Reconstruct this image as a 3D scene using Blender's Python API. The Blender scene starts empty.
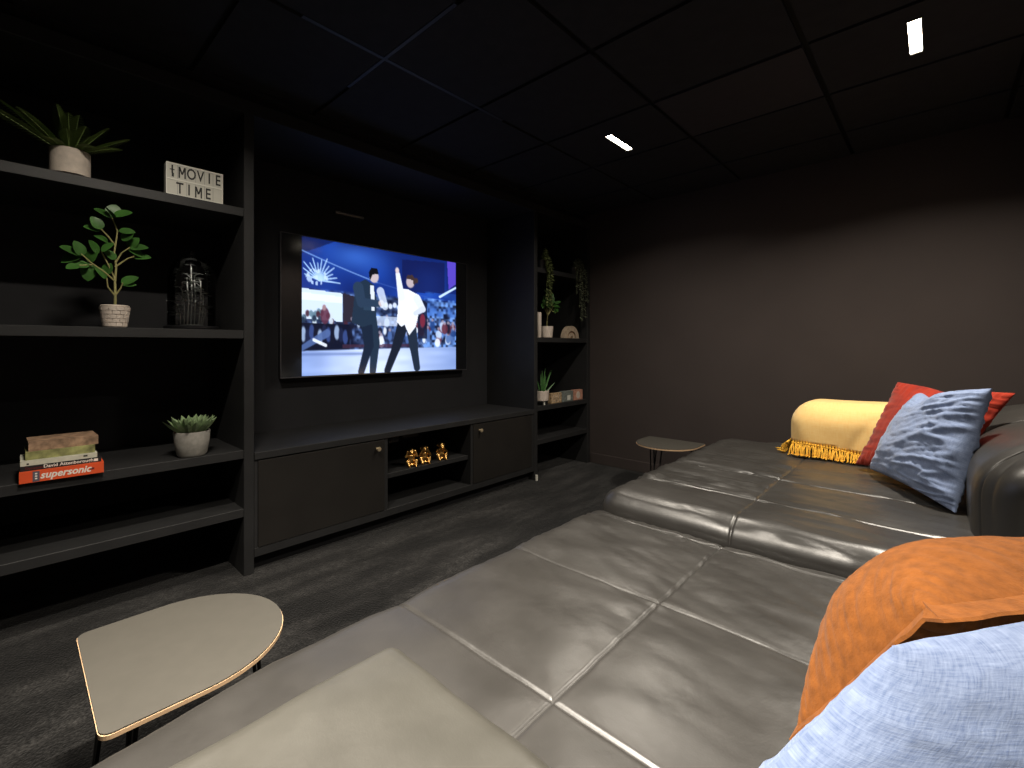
import bpy, bmesh, math, random
import numpy as np
from mathutils import Vector, Matrix, noise

random.seed(7)
SC = bpy.context.scene
COL = SC.collection
PI = math.pi
R = math.radians

# ------------------------------------------------------------------ materials
def lin(r, g, b):
    f = lambda c: (c/255/12.92 if c/255 <= .04045 else ((c/255+.055)/1.055)**2.4)
    return (f(r), f(g), f(b), 1)

def mat(name, col, rough=.6, metal=0., var=0., vscale=20., bump=0., bscale=200., spec=.5, stretch=(1, 1, 1), sheen=0., coat=0., rvar=0.):
    m = bpy.data.materials.new(name); m.use_nodes = True
    nt = m.node_tree; N = nt.nodes; L = nt.links
    b = N['Principled BSDF']
    b.inputs['Base Color'].default_value = col
    b.inputs['Roughness'].default_value = rough
    b.inputs['Metallic'].default_value = metal
    b.inputs['Specular IOR Level'].default_value = spec
    b.inputs['Sheen Weight'].default_value = sheen
    b.inputs['Coat Weight'].default_value = coat
    tc = N.new('ShaderNodeTexCoord'); mp = N.new('ShaderNodeMapping')
    mp.inputs['Scale'].default_value = stretch
    L.new(tc.outputs['Object'], mp.inputs['Vector'])
    if var or rvar:
        n = N.new('ShaderNodeTexNoise'); n.inputs['Scale'].default_value = vscale
        n.inputs['Detail'].default_value = 5
        L.new(mp.outputs['Vector'], n.inputs['Vector'])
        if var:
            cr = N.new('ShaderNodeValToRGB')
            cr.color_ramp.elements[0].position = .3; cr.color_ramp.elements[1].position = .7
            cr.color_ramp.elements[0].color = tuple(c*(1-var) for c in col[:3])+(1,)
            cr.color_ramp.elements[1].color = tuple(min(1, c*(1+var)) for c in col[:3])+(1,)
            L.new(n.outputs['Fac'], cr.inputs['Fac']); L.new(cr.outputs['Color'], b.inputs['Base Color'])
        if rvar:
            mr = N.new('ShaderNodeMapRange'); mr.inputs['To Min'].default_value = max(.03, rough-rvar)
            mr.inputs['To Max'].default_value = min(1, rough+rvar); mr.inputs['From Min'].default_value = .3; mr.inputs['From Max'].default_value = .7
            L.new(n.outputs['Fac'], mr.inputs['Value']); L.new(mr.outputs['Result'], b.inputs['Roughness'])
    if bump:
        n2 = N.new('ShaderNodeTexNoise'); n2.inputs['Scale'].default_value = bscale; n2.inputs['Detail'].default_value = 4
        L.new(mp.outputs['Vector'], n2.inputs['Vector'])
        bp = N.new('ShaderNodeBump'); bp.inputs['Strength'].default_value = bump; bp.inputs['Distance'].default_value = .002
        L.new(n2.outputs['Fac'], bp.inputs['Height']); L.new(bp.outputs['Normal'], b.inputs['Normal'])
    return m

def emit_mat(name, col, strength):
    m = bpy.data.materials.new(name); m.use_nodes = True
    b = m.node_tree.nodes['Principled BSDF']
    b.inputs['Base Color'].default_value = (0.8, .8, .8, 1)
    b.inputs['Emission Color'].default_value = col; b.inputs['Emission Strength'].default_value = strength
    return m

def leather_mat(name, col, rough):
    m = bpy.data.materials.new(name); m.use_nodes = True
    nt = m.node_tree; N = nt.nodes; L = nt.links; b = N['Principled BSDF']
    tc = N.new('ShaderNodeTexCoord')
    n = N.new('ShaderNodeTexNoise'); n.inputs['Scale'].default_value = 5; n.inputs['Detail'].default_value = 6; n.inputs['Roughness'].default_value = .6
    L.new(tc.outputs['Object'], n.inputs['Vector'])
    cr = N.new('ShaderNodeValToRGB'); cr.color_ramp.elements[0].position = .25; cr.color_ramp.elements[1].position = .75
    cr.color_ramp.elements[0].color = tuple(c*.86 for c in col[:3])+(1,); cr.color_ramp.elements[1].color = tuple(c*1.14 for c in col[:3])+(1,)
    L.new(n.outputs['Fac'], cr.inputs['Fac']); L.new(cr.outputs['Color'], b.inputs['Base Color'])
    mr = N.new('ShaderNodeMapRange'); mr.inputs['From Min'].default_value = .3; mr.inputs['From Max'].default_value = .7
    mr.inputs['To Min'].default_value = rough-.06; mr.inputs['To Max'].default_value = rough+.06
    L.new(n.outputs['Fac'], mr.inputs['Value']); L.new(mr.outputs['Result'], b.inputs['Roughness'])
    v = N.new('ShaderNodeTexNoise'); v.inputs['Scale'].default_value = 260; v.inputs['Detail'].default_value = 2
    L.new(tc.outputs['Object'], v.inputs['Vector'])
    n3 = N.new('ShaderNodeTexNoise'); n3.inputs['Scale'].default_value = 40; n3.inputs['Detail'].default_value = 5
    L.new(tc.outputs['Object'], n3.inputs['Vector'])
    b1 = N.new('ShaderNodeBump'); b1.inputs['Strength'].default_value = .10; b1.inputs['Distance'].default_value = .0012
    L.new(v.outputs['Fac'], b1.inputs['Height'])
    b2 = N.new('ShaderNodeBump'); b2.inputs['Strength'].default_value = .16; b2.inputs['Distance'].default_value = .003
    L.new(n3.outputs['Fac'], b2.inputs['Height']); L.new(b1.outputs['Normal'], b2.inputs['Normal'])
    L.new(b2.outputs['Normal'], b.inputs['Normal'])
    b.inputs['Specular IOR Level'].default_value = .8
    return m

def weave_mat(name, c1, c2, scale, bump=.35, rough=.9, sheen=.2, lo=.38, hi=.62):
    """woven cloth: two stretched noises crossed, like slubby linen"""
    m = bpy.data.materials.new(name); m.use_nodes = True
    nt = m.node_tree; N = nt.nodes; L = nt.links; b = N['Principled BSDF']
    b.inputs['Roughness'].default_value = rough; b.inputs['Sheen Weight'].default_value = sheen
    b.inputs['Specular IOR Level'].default_value = .2
    uv = N.new('ShaderNodeUVMap')
    hs = []
    for st in ((1, .12, 1), (.12, 1, 1)):
        mp = N.new('ShaderNodeMapping'); mp.inputs['Scale'].default_value = tuple(scale*s for s in st)
        L.new(uv.outputs['UV'], mp.inputs['Vector'])
        n = N.new('ShaderNodeTexNoise'); n.inputs['Scale'].default_value = 1; n.inputs['Detail'].default_value = 4; n.inputs['Roughness'].default_value = .65
        L.new(mp.outputs['Vector'], n.inputs['Vector']); hs.append(n.outputs['Fac'])
    ad = N.new('ShaderNodeMath'); ad.operation = 'ADD'; L.new(hs[0], ad.inputs[0]); L.new(hs[1], ad.inputs[1])
    hf = N.new('ShaderNodeMath'); hf.operation = 'MULTIPLY'; hf.inputs[1].default_value = .5; L.new(ad.outputs[0], hf.inputs[0])
    cr = N.new('ShaderNodeValToRGB'); cr.color_ramp.elements[0].position = lo; cr.color_ramp.elements[1].position = hi
    cr.color_ramp.elements[0].color = c1; cr.color_ramp.elements[1].color = c2
    L.new(hf.outputs[0], cr.inputs['Fac']); L.new(cr.outputs['Color'], b.inputs['Base Color'])
    bp = N.new('ShaderNodeBump'); bp.inputs['Strength'].default_value = bump; bp.inputs['Distance'].default_value = .002
    L.new(hf.outputs[0], bp.inputs['Height']); L.new(bp.outputs['Normal'], b.inputs['Normal'])
    return m

def carpet_mat():
    m = bpy.data.materials.new('charcoal_carpet'); m.use_nodes = True
    nt = m.node_tree; N = nt.nodes; L = nt.links; b = N['Principled BSDF']
    b.inputs['Roughness'].default_value = 1; b.inputs['Specular IOR Level'].default_value = .05; b.inputs['Sheen Weight'].default_value = .15
    tc = N.new('ShaderNodeTexCoord')
    mp = N.new('ShaderNodeMapping'); mp.inputs['Scale'].default_value = (5, 1.2, 1); mp.inputs['Rotation'].default_value = (0, 0, R(-7))
    L.new(tc.outputs['Object'], mp.inputs['Vector'])
    n = N.new('ShaderNodeTexNoise'); n.inputs['Scale'].default_value = 1.15; n.inputs['Detail'].default_value = 2.5; n.inputs['Roughness'].default_value = .5
    L.new(mp.outputs['Vector'], n.inputs['Vector'])
    f = N.new('ShaderNodeTexNoise'); f.inputs['Scale'].default_value = 115; f.inputs['Detail'].default_value = 3
    L.new(tc.outputs['Object'], f.inputs['Vector'])
    g = N.new('ShaderNodeTexNoise'); g.inputs['Scale'].default_value = 28; g.inputs['Detail'].default_value = 4
    L.new(tc.outputs['Object'], g.inputs['Vector'])
    cr = N.new('ShaderNodeValToRGB'); cr.color_ramp.elements[0].position = .36; cr.color_ramp.elements[1].position = .64
    cr.color_ramp.elements[0].color = (.004, .0039, .0038, 1); cr.color_ramp.elements[1].color = (.022, .0209, .02, 1)
    L.new(n.outputs['Fac'], cr.inputs['Fac'])
    cf = N.new('ShaderNodeValToRGB'); cf.color_ramp.elements[0].position = .33; cf.color_ramp.elements[1].position = .68
    cf.color_ramp.elements[0].color = (.25, .25, .25, 1); cf.color_ramp.elements[1].color = (2.0, 2.0, 2.0, 1)
    L.new(f.outputs['Fac'], cf.inputs['Fac'])
    cg = N.new('ShaderNodeValToRGB'); cg.color_ramp.elements[0].position = .3; cg.color_ramp.elements[1].position = .7
    cg.color_ramp.elements[0].color = (.5, .5, .5, 1); cg.color_ramp.elements[1].color = (1.5, 1.5, 1.5, 1)
    L.new(g.outputs['Fac'], cg.inputs['Fac'])
    mp2 = N.new('ShaderNodeMapping'); mp2.inputs['Scale'].default_value = (10, 1.9, 1); mp2.inputs['Rotation'].default_value = (0, 0, R(-4))
    L.new(tc.outputs['Object'], mp2.inputs['Vector'])
    s2 = N.new('ShaderNodeTexNoise'); s2.inputs['Scale'].default_value = 1.0; s2.inputs['Detail'].default_value = 3
    L.new(mp2.outputs['Vector'], s2.inputs['Vector'])
    c2 = N.new('ShaderNodeValToRGB'); c2.color_ramp.elements[0].position = .40; c2.color_ramp.elements[1].position = .60
    c2.color_ramp.elements[0].color = (.35, .35, .35, 1); c2.color_ramp.elements[1].color = (1.15, 1.15, 1.15, 1)
    L.new(s2.outputs['Fac'], c2.inputs['Fac'])
    out = cr.outputs['Color']
    for q in (cf, cg, c2):
        mx = N.new('ShaderNodeMix'); mx.data_type = 'RGBA'; mx.blend_type = 'MULTIPLY'; mx.inputs[0].default_value = 1
        L.new(out, mx.inputs[6]); L.new(q.outputs['Color'], mx.inputs[7]); out = mx.outputs[2]
    L.new(out, b.inputs['Base Color'])
    bp = N.new('ShaderNodeBump'); bp.inputs['Strength'].default_value = .8; bp.inputs['Distance'].default_value = .006
    L.new(f.outputs['Fac'], bp.inputs['Height']); L.new(bp.outputs['Normal'], b.inputs['Normal'])
    return m

def glass_mat():
    m = bpy.data.materials.new('clear_glass'); m.use_nodes = True
    nt = m.node_tree; N = nt.nodes; L = nt.links
    N.remove(N['Principled BSDF'])
    t = N.new('ShaderNodeBsdfTransparent'); g = N.new('ShaderNodeBsdfGlossy'); g.inputs['Roughness'].default_value = .03
    lw = N.new('ShaderNodeFresnel'); lw.inputs['IOR'].default_value = 1.5
    mx = N.new('ShaderNodeMixShader')
    L.new(lw.outputs['Fac'], mx.inputs[0]); L.new(t.outputs[0], mx.inputs[1]); L.new(g.outputs[0], mx.inputs[2])
    L.new(mx.outputs[0], N['Material Output'].inputs['Surface'])
    return m

def screen_mat(strength):
    m = bpy.data.materials.new('lit_screen'); m.use_nodes = True
    nt = m.node_tree; N = nt.nodes; L = nt.links; b = N['Principled BSDF']
    b.inputs['Base Color'].default_value = (.006, .006, .007, 1); b.inputs['Roughness'].default_value = .12
    a = N.new('ShaderNodeVertexColor'); a.layer_name = 'picture'
    L.new(a.outputs['Color'], b.inputs['Emission Color']); b.inputs['Emission Strength'].default_value = strength
    return m

M = {}
M['black'] = mat('black_wall_paint', (.016, .016, .018, 1), .75, var=.12, vscale=6, bump=.05, bscale=90, spec=.3)
M['unit'] = mat('black_joinery_paint', (.020, .020, .0205, 1), .55, var=.12, vscale=9, bump=.04, bscale=120, spec=.35)
M['door'] = mat('dark_brown_black_lacquer', (.017, .0152, .0135, 1), .5, var=.12, vscale=5, bump=.04, bscale=120, spec=.35)
M['brown'] = mat('dark_brown_wall_paint', (.051, .0405, .0375, 1), .8, var=.06, vscale=3, bump=.06, bscale=160, spec=.25)
M['ceil'] = mat('black_ceiling_tile', (.020, .020, .023, 1), .8, var=.15, vscale=14, bump=.15, bscale=260, spec=.25)
M['ceilpanel'] = mat('satin_black_ceiling_panel', (.030, .028, .033, 1), .6, spec=.3, var=.1)
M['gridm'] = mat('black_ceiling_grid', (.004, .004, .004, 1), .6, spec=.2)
M['gridlit'] = mat('ceiling_grid_painted_light', (.022, .024, .028, 1), .5, spec=.4)  # lit copy of the grid colour, its brightness painted in
M['carpet'] = carpet_mat()
M['leather'] = leather_mat('olive_black_leather', (.034, .0318, .0288, 1), .38)
M['leatherlit'] = leather_mat('olive_black_leather_lit', (.055, .0525, .044, 1), .39)  # same leather as the sofa, lightened to stand for stronger light
M['blackplastic'] = mat('black_plastic', (.006, .006, .007, 1), .35)
M['gloss'] = mat('black_screen_glass', (.010, .0105, .012, 1), .10, spec=.6)
M['greymetal'] = mat('grey_metal', (.16, .16, .17, 1), .35, metal=.8)
M['steel'] = mat('brushed_steel', (.55, .55, .55, 1), .3, metal=1)
M['brass'] = mat('brass', (.80, .66, .42, 1), .38, metal=.7)
M['gold'] = mat('gold', (.86, .52, .17, 1), .30, metal=1, rvar=.1, vscale=60)
M['tabletop'] = mat('taupe_linoleum', (.066, .0615, .052, 1), .6, var=.04, vscale=30, bump=.02, bscale=300, spec=.3)
M['plyedge'] = mat('pale_plywood_edge', (.62, .42, .25, 1), .5, var=.15, vscale=8, stretch=(1, 1, 40))
M['blackmetal'] = mat('black_metal', (.008, .008, .008, 1), .4)
M['cement'] = mat('beige_cement', (.46, .40, .34, 1), .9, var=.15, vscale=40, bump=.3, bscale=180)
M['cementgrey'] = mat('grey_cement', (.30, .285, .255, 1), .9, var=.18, vscale=40, bump=.3, bscale=180)
M['paleceramic'] = mat('pale_ceramic', (.60, .52, .45, 1), .6, var=.1, vscale=30)
M['soil'] = mat('dark_soil', (.02, .014, .009, 1), 1, bump=.6, bscale=200)
M['fern'] = mat('fern_green', (.15, .22, .06, 1), .5, var=.4, vscale=25)
M['leafgreen'] = mat('glossy_leaf_green', (.034, .105, .017, 1), .48, var=.35, vscale=18)
M['stem'] = mat('pale_green_bark', (.27, .25, .10, 1), .7, var=.2, vscale=60)
M['succ'] = mat('succulent_green', (.24, .34, .17, 1), .45, var=.35, vscale=35)
M['aloe'] = mat('aloe_green', (.06, .17, .045, 1), .4, var=.35, vscale=40)
M['vine'] = mat('vine_green', (.115, .14, .045, 1), .55, var=.4, vscale=40)
M['vinegrey'] = mat('grey_vine_green', (.11, .125, .075, 1), .6, var=.4, vscale=40)
M['white'] = mat('off_white_plastic', (.50, .49, .43, 1), .5, var=.03)
M['whiteframe'] = mat('white_plastic_frame', (.66, .65, .58, 1), .45)
M['letter'] = mat('black_letter', (.012, .012, .010, 1), .6)
M['letterwhite'] = mat('cream_letter', (.78, .74, .66, 1), .6)
M['letterdark'] = mat('dark_red_print', (.14, .012, .010, 1), .6)
M['letterblue'] = mat('grey_blue_print', (.10, .09, .12, 1), .6)
M['orangebook'] = mat('orange_book_cover', (.70, .085, .022, 1), .5, var=.06)
M['blackbook'] = mat('black_book_cover', (.012, .012, .014, 1), .45)
M['creambook'] = mat('cream_book_cover', (.55, .54, .44, 1), .6, var=.1, vscale=40)
M['greenbook'] = mat('olive_patterned_book_cover', (.26, .26, .10, 1), .6, var=.65, vscale=26)
M['tanbook'] = mat('tan_floral_book_cover', (.30, .19, .12, 1), .6, var=.6, vscale=34)
M['paper'] = mat('page_edges', (.52, .48, .40, 1), .9, var=.15, vscale=6, stretch=(1, 1, 90))
M['glass'] = glass_mat()
M['silver'] = mat('silver_dried_stem', (.55, .58, .57, 1), .5)
M['lampbody'] = mat('black_lamp_trim', (.012, .012, .012, 1), .5)
M['lamp'] = emit_mat('lit_warm_diffuser', (1, .88, .68, 1), 38)
M['blue'] = weave_mat('blue_linen', lin(86, 104, 142), lin(148, 163, 193), 430, lo=.30, hi=.70)
M['red'] = weave_mat('red_velvet', (.20, .012, .005, 1), (.34, .028, .009, 1), 26, bump=.1, sheen=.15)
M['orange'] = mat('burnt_orange_suede', (.265, .087, .016, 1), .92, var=.22, vscale=55, bump=.5, bscale=260, spec=.15, sheen=.12)
M['yellow'] = weave_mat('yellow_knit', (.86, .55, .19, 1), (.90, .63, .26, 1), 160, bump=.12, sheen=.2)
M['yellowfringe'] = mat('deep_yellow_yarn', (.80, .42, .04, 1), .9, var=.3, vscale=60)
M['arch'] = mat('beige_stoneware', (.42, .33, .24, 1), .8, var=.2, vscale=40)
M['archinner'] = mat('brown_stoneware', (.22, .13, .075, 1), .8, var=.2, vscale=40)
M['blocktan'] = mat('tan_photo_print', (.40, .28, .16, 1), .6, var=.7, vscale=60)
M['blockgrey'] = mat('grey_photo_print', (.16, .18, .165, 1), .6, var=.4, vscale=50)
M['blockrose'] = mat('rose_photo_print', (.48, .24, .17, 1), .6, var=.3, vscale=40)

# ------------------------------------------------------------------ mesh builder
class MB:
    def __init__(s): s.v = []; s.f = []
    def add(s, vs, fs):
        o = len(s.v); s.v += [tuple(v) for v in vs]; s.f += [tuple(i+o for i in f) for f in fs]; return s
    def box(s, x0, x1, y0, y1, z0, z1, bev=0., seg=2, M4=None):
        bm = bmesh.new(); bmesh.ops.create_cube(bm, size=1)
        for v in bm.verts:
            v.co = Vector(((x0+x1)/2+v.co.x*(x1-x0), (y0+y1)/2+v.co.y*(y1-y0), (z0+z1)/2+v.co.z*(z1-z0)))
        if bev: bmesh.ops.bevel(bm, geom=list(bm.edges), offset=bev, segments=seg, affect='EDGES', profile=.5)
        return s.bm(bm, M4)
    def bm(s, bm, M4=None):
        bm.verts.index_update()
        vs = [(M4 @ v.co if M4 else v.co.copy()) for v in bm.verts]
        fs = [[v.index for v in f.verts] for f in bm.faces]
        bm.free(); return s.add(vs, fs)
    def lathe(s, prof, c=(0, 0, 0), seg=32, M4=None):
        vs = []; fs = []
        n = len(prof)
        for i in range(seg):
            a = 2*PI*i/seg
            for r, z in prof:
                p = Vector((r*math.cos(a), r*math.sin(a), z))
                if M4: p = M4 @ p
                vs.append((c[0]+p.x, c[1]+p.y, c[2]+p.z))
        for i in range(seg):
            j = (i+1) % seg
            for k in range(n-1):
                fs.append((i*n+k, j*n+k, j*n+k+1, i*n+k+1))
        return s.add(vs, fs)
    def tube(s, pts, rad, seg=8, cap=True):
        pts = [Vector(p) for p in pts]; n = len(pts)
        rs = rad if isinstance(rad, (list, tuple)) else [rad]*n
        vs = []; fs = []
        up = Vector((0, 0, 1))
        prev = None
        for i, p in enumerate(pts):
            t = (pts[min(i+1, n-1)]-pts[max(i-1, 0)]).normalized()
            if prev is None:
                a = t.cross(up)
                if a.length < .05: a = t.cross(Vector((1, 0, 0)))
            else:
                a = prev-t*prev.dot(t)
            a.normalize(); prev = a; b = t.cross(a)
            for k in range(seg):
                q = 2*PI*k/seg
                vs.append(p+(a*math.cos(q)+b*math.sin(q))*rs[i])
        for i in range(n-1):
            for k in range(seg):
                l = (k+1) % seg
                fs.append((i*seg+k, i*seg+l, (i+1)*seg+l, (i+1)*seg+k))
        if cap:
            fs.append(tuple(range(seg-1, -1, -1))); fs.append(tuple((n-1)*seg+k for k in range(seg)))
        return s.add(vs, fs)
    def ball(s, c, r, seg=12, M4=None):
        rx, ry, rz = r if isinstance(r, (tuple, list)) else (r, r, r)
        bm = bmesh.new(); bmesh.ops.create_uvsphere(bm, u_segments=seg, v_segments=max(6, seg*2//3), radius=1)
        T = Matrix.Translation(c) @ (M4 or Matrix()) @ Matrix.Diagonal((rx, ry, rz, 1))
        return s.bm(bm, T)
    def prism(s, poly, z0, z1, M4=None):
        n = len(poly)
        vs = [Vector((x, y, z0)) for x, y in poly]+[Vector((x, y, z1)) for x, y in poly]
        if M4: vs = [M4 @ v for v in vs]
        fs = [tuple(range(n-1, -1, -1)), tuple(range(n, 2*n))]+[(i, (i+1) % n, n+(i+1) % n, n+i) for i in range(n)]
        return s.add(vs, fs)
    def leaf(s, base, d, nrm, L, W, curl=.2, n=6, shape=lambda t: math.sin(PI*min(1, t*.97+.03))**.8, fold=.15, thick=0):
        base = Vector(base); d = Vector(d).normalized(); nrm = Vector(nrm); nrm = (nrm-d*nrm.dot(d))
        if nrm.length < 1e-3: nrm = d.orthogonal()
        nrm.normalize(); sd = d.cross(nrm)
        vs = []; fs = []
        for i in range(n+1):
            t = i/n; w = W*.5*shape(t)
            c = base+d*(L*t)-nrm*(curl*L*t*t)
            vs += [c+sd*w+nrm*(fold*w), c-nrm*(thick*w), c-sd*w+nrm*(fold*w)]
        for i in range(n):
            a = i*3; b = a+3
            fs += [(a, a+1, b+1, b), (a+1, a+2, b+2, b+1)]
        return s.add(vs, fs)

def root_of(o):
    while o.parent: o = o.parent
    return o

def obj(name, mb, m, parent=None, smooth=False, uv=None, angle=40):
    me = bpy.data.meshes.new(name)
    off = root_of(parent).location if parent else Vector((0, 0, 0))
    me.from_pydata([(v[0]-off.x, v[1]-off.y, v[2]-off.z) for v in mb.v], [], mb.f)
    me.materials.append(m if not isinstance(m, str) else M[m])
    bm = bmesh.new(); bm.from_mesh(me); bmesh.ops.recalc_face_normals(bm, faces=bm.faces); bm.to_mesh(me); bm.free()
    if uv:
        l = me.uv_layers.new(name='UVMap')
        for lp in me.loops: l.data[lp.index].uv = uv[lp.vertex_index]
    if smooth:
        me.polygons.foreach_set('use_smooth', [True]*len(me.polygons))
        if angle < 180:
            try: me.set_sharp_from_angle(angle=R(angle))
            except Exception: pass
    me.update()
    o = bpy.data.objects.new(name, me); COL.objects.link(o)
    if parent: o.parent = parent
    return o

def tag(o, label, cat, group=None):
    o['label'] = label; o['category'] = cat
    if group: o['group'] = group
    return o

def thing(name, label, cat, loc, group=None):
    o = bpy.data.objects.new(name, None); o.empty_display_size = .05; COL.objects.link(o)
    o.location = loc
    return tag(o, label, cat, group)

def struct(name, mb, m, **k):
    o = obj(name, mb, m, **k); o['kind'] = 'structure'; return o

def dup(root, loc, rotz=0, label=None, group=None):
    r = root.copy(); COL.objects.link(r); r.location = loc; r.rotation_euler = (0, 0, rotz)
    if label: r['label'] = label
    if group: r['group'] = group
    for ch in list(root.children):
        c = ch.copy(); COL.objects.link(c); c.parent = r
        for g in ch.children:
            d = g.copy(); COL.objects.link(d); d.parent = c
    return r

def text_mb(body, size, depth, M4, shear=0., offset=0., align='CENTER'):
    """letters as a solid mesh, local x = reading direction, y = up, z = out of the surface"""
    cu = bpy.data.curves.new('lettering', 'FONT'); cu.body = body; cu.size = size; cu.extrude = depth/2
    cu.shear = shear; cu.offset = offset; cu.align_x = align; cu.align_y = 'CENTER'; cu.resolution_u = 3
    o = bpy.data.objects.new('lettering', cu); COL.objects.link(o)
    bpy.context.view_layer.update()
    dg = bpy.context.evaluated_depsgraph_get()
    me = bpy.data.meshes.new_from_object(o.evaluated_get(dg))
    mb = MB(); mb.add([M4 @ v.co for v in me.vertices], [tuple(p.vertices) for p in me.polygons])
    bpy.data.objects.remove(o); bpy.data.curves.remove(cu); bpy.data.meshes.remove(me)
    return mb

def face_x(x, y, z, sx=1.):
    """frame for lettering on a face that looks along +X: reading direction +Y, up +Z"""
    return Matrix(((0, 0, 1, x), (sx, 0, 0, y), (0, 1, 0, z), (0, 0, 0, 1)))

def nz(x, y, z): return noise.noise(Vector((x, y, z)))

# ------------------------------------------------------------------ room
XB = -3.0      # wall behind the shelving
XF = -2.44     # front plane of the shelving
YF = 3.75      # end wall
XR = .36       # wall behind the sofa
YN = -1.6      # wall behind the camera
ZC = 2.36
struct('floor', MB().box(XB-.1, XR+.1, YN-.1, YF+.1, -.1, 0), 'carpet')
struct('wall_left', MB().box(XB-.1, XB, YN-.1, YF+.1, 0, ZC+.12), 'black')
struct('wall_back', MB().box(XB, XR, YF, YF+.1, 0, ZC+.12), 'brown')
struct('wall_right', MB().box(XR, XR+.1, YN-.1, YF+.1, 0, ZC+.12), 'brown')
struct('wall_front', MB().box(XB, XR, YN-.1, YN, 0, ZC+.12), 'black')
struct('baseboard_back', MB().box(XF+.02, XR, YF-.014, YF, 0, .095, bev=.004), 'brown')
LAMPS = [(-1.44, 2.54), (-.065, 2.49), (-1.44, .35), (-.745, .28)]
# ceiling of tiles: each tile a slab with a shadow gap; openings are left where the lamps sit
gx = [-3.0, -2.46, -1.777, -1.085, -.405, .28, .36]
gy = [-1.6, -1.12, -.565, -.01, .55, 1.105, 1.67, 2.24, 2.765, 3.31, 3.75]
cb = MB(); cb.box(XB, XR, YN, YF, ZC+.022, ZC+.12)
g = .011
for i in range(len(gx)-1):
    for j in range(len(gy)-1):
        if abs(gx[i]+1.085) < .01 and abs(gy[j]-2.24) < .01: continue
        x0, x1, y0, y1 = gx[i]+g, gx[i+1]-g, gy[j]+g, gy[j+1]-g
        lamp = [l for l in LAMPS if x0 < l[0] < x1 and y0 < l[1] < y1]
        if lamp:
            lx, ly = lamp[0]; a, b_ = .026, .143
            for q in ((x0, lx-a, y0, y1), (lx+a, x1, y0, y1), (lx-a, lx+a, y0, ly-b_), (lx-a, lx+a, ly+b_, y1)):
                if q[1]-q[0] > .003 and q[3]-q[2] > .003: cb.box(*q, ZC, ZC+.022)
        else:
            cb.box(x0, x1, y0, y1, ZC, ZC+.022)
ceil = struct('ceiling', cb, 'ceil')
pb = MB().box(-1.085+g, -.405-g, 2.24+g, 2.765-g, ZC-.002, ZC+.02)
struct('ceiling_panel', pb, 'ceilpanel', parent=ceil)
gb = MB()
for x in gx[1:-1]: gb.box(x-g, x+g, YN, YF, ZC+.012, ZC+.02)
for y in gy[1:-1]: gb.box(XB, XR, y-g, y+g, ZC+.0125, ZC+.0205)
struct('ceiling_grid', gb, 'gridm', parent=ceil)
lb = MB().box(-1.777-.009, -1.777+.009, .75, 1.85, ZC-.001, ZC+.011).box(-2.1, -1.30, 1.105-.008, 1.105+.008, ZC-.0012, ZC+.0108)  # pale strips paint the light caught on these stretches of grid
struct('ceiling_grid_light_streak', lb, 'gridlit', parent=ceil)

# ------------------------------------------------------------------ lamps
for k, (lx, ly) in enumerate(LAMPS):
    lab = ['slim lit linear downlight in the ceiling nearer the television and far bookcase',
           'slim lit linear downlight in the ceiling above the far end of the sofa',
           'slim lit linear downlight in the ceiling above the near side table',
           'slim lit linear downlight in the ceiling above the near corner of the sofa'][k]
    t = thing('ceiling_downlight', lab, 'ceiling light', (lx, ly, ZC), 'linear downlights in the ceiling')
    mb = MB()
    mb.box(lx-.025, lx-.020, ly-.142, ly+.142, ZC-.003, ZC+.02).box(lx+.020, lx+.025, ly-.142, ly+.142, ZC-.003, ZC+.02)
    mb.box(lx-.020, lx+.020, ly-.142, ly-.134, ZC-.003, ZC+.02).box(lx-.020, lx+.020, ly+.134, ly+.142, ZC-.003, ZC+.02)
    obj('trim_ring', mb, 'lampbody', t)
    obj('diffuser', MB().box(lx-.0195, lx+.0195, ly-.1335, ly+.1335, ZC+.002, ZC+.008), 'lamp', t)
    ld = bpy.data.lights.new('downlight_beam', 'AREA'); ld.shape = 'RECTANGLE'; ld.size = .038; ld.size_y = .26
    ld.energy = [14, 32, 21, 44][k]; ld.color = (1, .91, .785); ld.spread = R([146, 144, 150, 96][k])
    lo = bpy.data.objects.new('downlight_beam', ld); COL.objects.link(lo); lo.parent = t; lo.location = (0, 0, -.004)

# ------------------------------------------------------------------ built-in shelving
TH = .04
LEV = [.605, 1.18, 1.765]
def bookcase(label, y0, y1, left_panel, right_panel):
    t = thing('bookcase', label, 'bookcase', (XF, (y0+y1)/2, 0))
    if left_panel: obj('side_panel', MB().box(XB, XF, y0, y0+.042, 0, 2.225, bev=.002, seg=1), 'unit', t)
    if right_panel: obj('side_panel', MB().box(XB, XF, y1-.045, y1, 0, 2.225, bev=.002, seg=1), 'unit', t)
    a = y0+(.042 if left_panel else 0); b = y1-.045
    for z in [.325]+LEV:
        obj('shelf', MB().box(XB, XF-.002, a, b, z-TH, z, bev=.0015, seg=1), 'unit', t)
    obj('back_panel', MB().box(XB, XB+.008, a, b, 0.0, 2.225), 'black', t)
    return t
YL0 = -.9
bk1 = bookcase('tall black bookcase left of the television with fern, sign and books', YL0, .798, True, True)
bk2 = bookcase('narrow black bookcase between the television and the end wall', 2.918, 3.745, True, True)
obj('foot', MB().lathe([(0, 0), (.011, 0), (.011, .045), (0, .045)], (XF+.014, 2.93, 0), 12), 'whiteframe', bk2)
# header board above both bookcases and the niche, a shadow gap between it and the ceiling
hd = MB().box(XB, XF, YL0, YF, 2.225, 2.29, bev=.002, seg=1); hd.box(XB, XF-.06, YL0, YF, 2.29, ZC)
o = obj('shelving_header', hd, 'unit')
tag(o, 'long black header board across the top of the shelving under the ceiling', 'header board')

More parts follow.
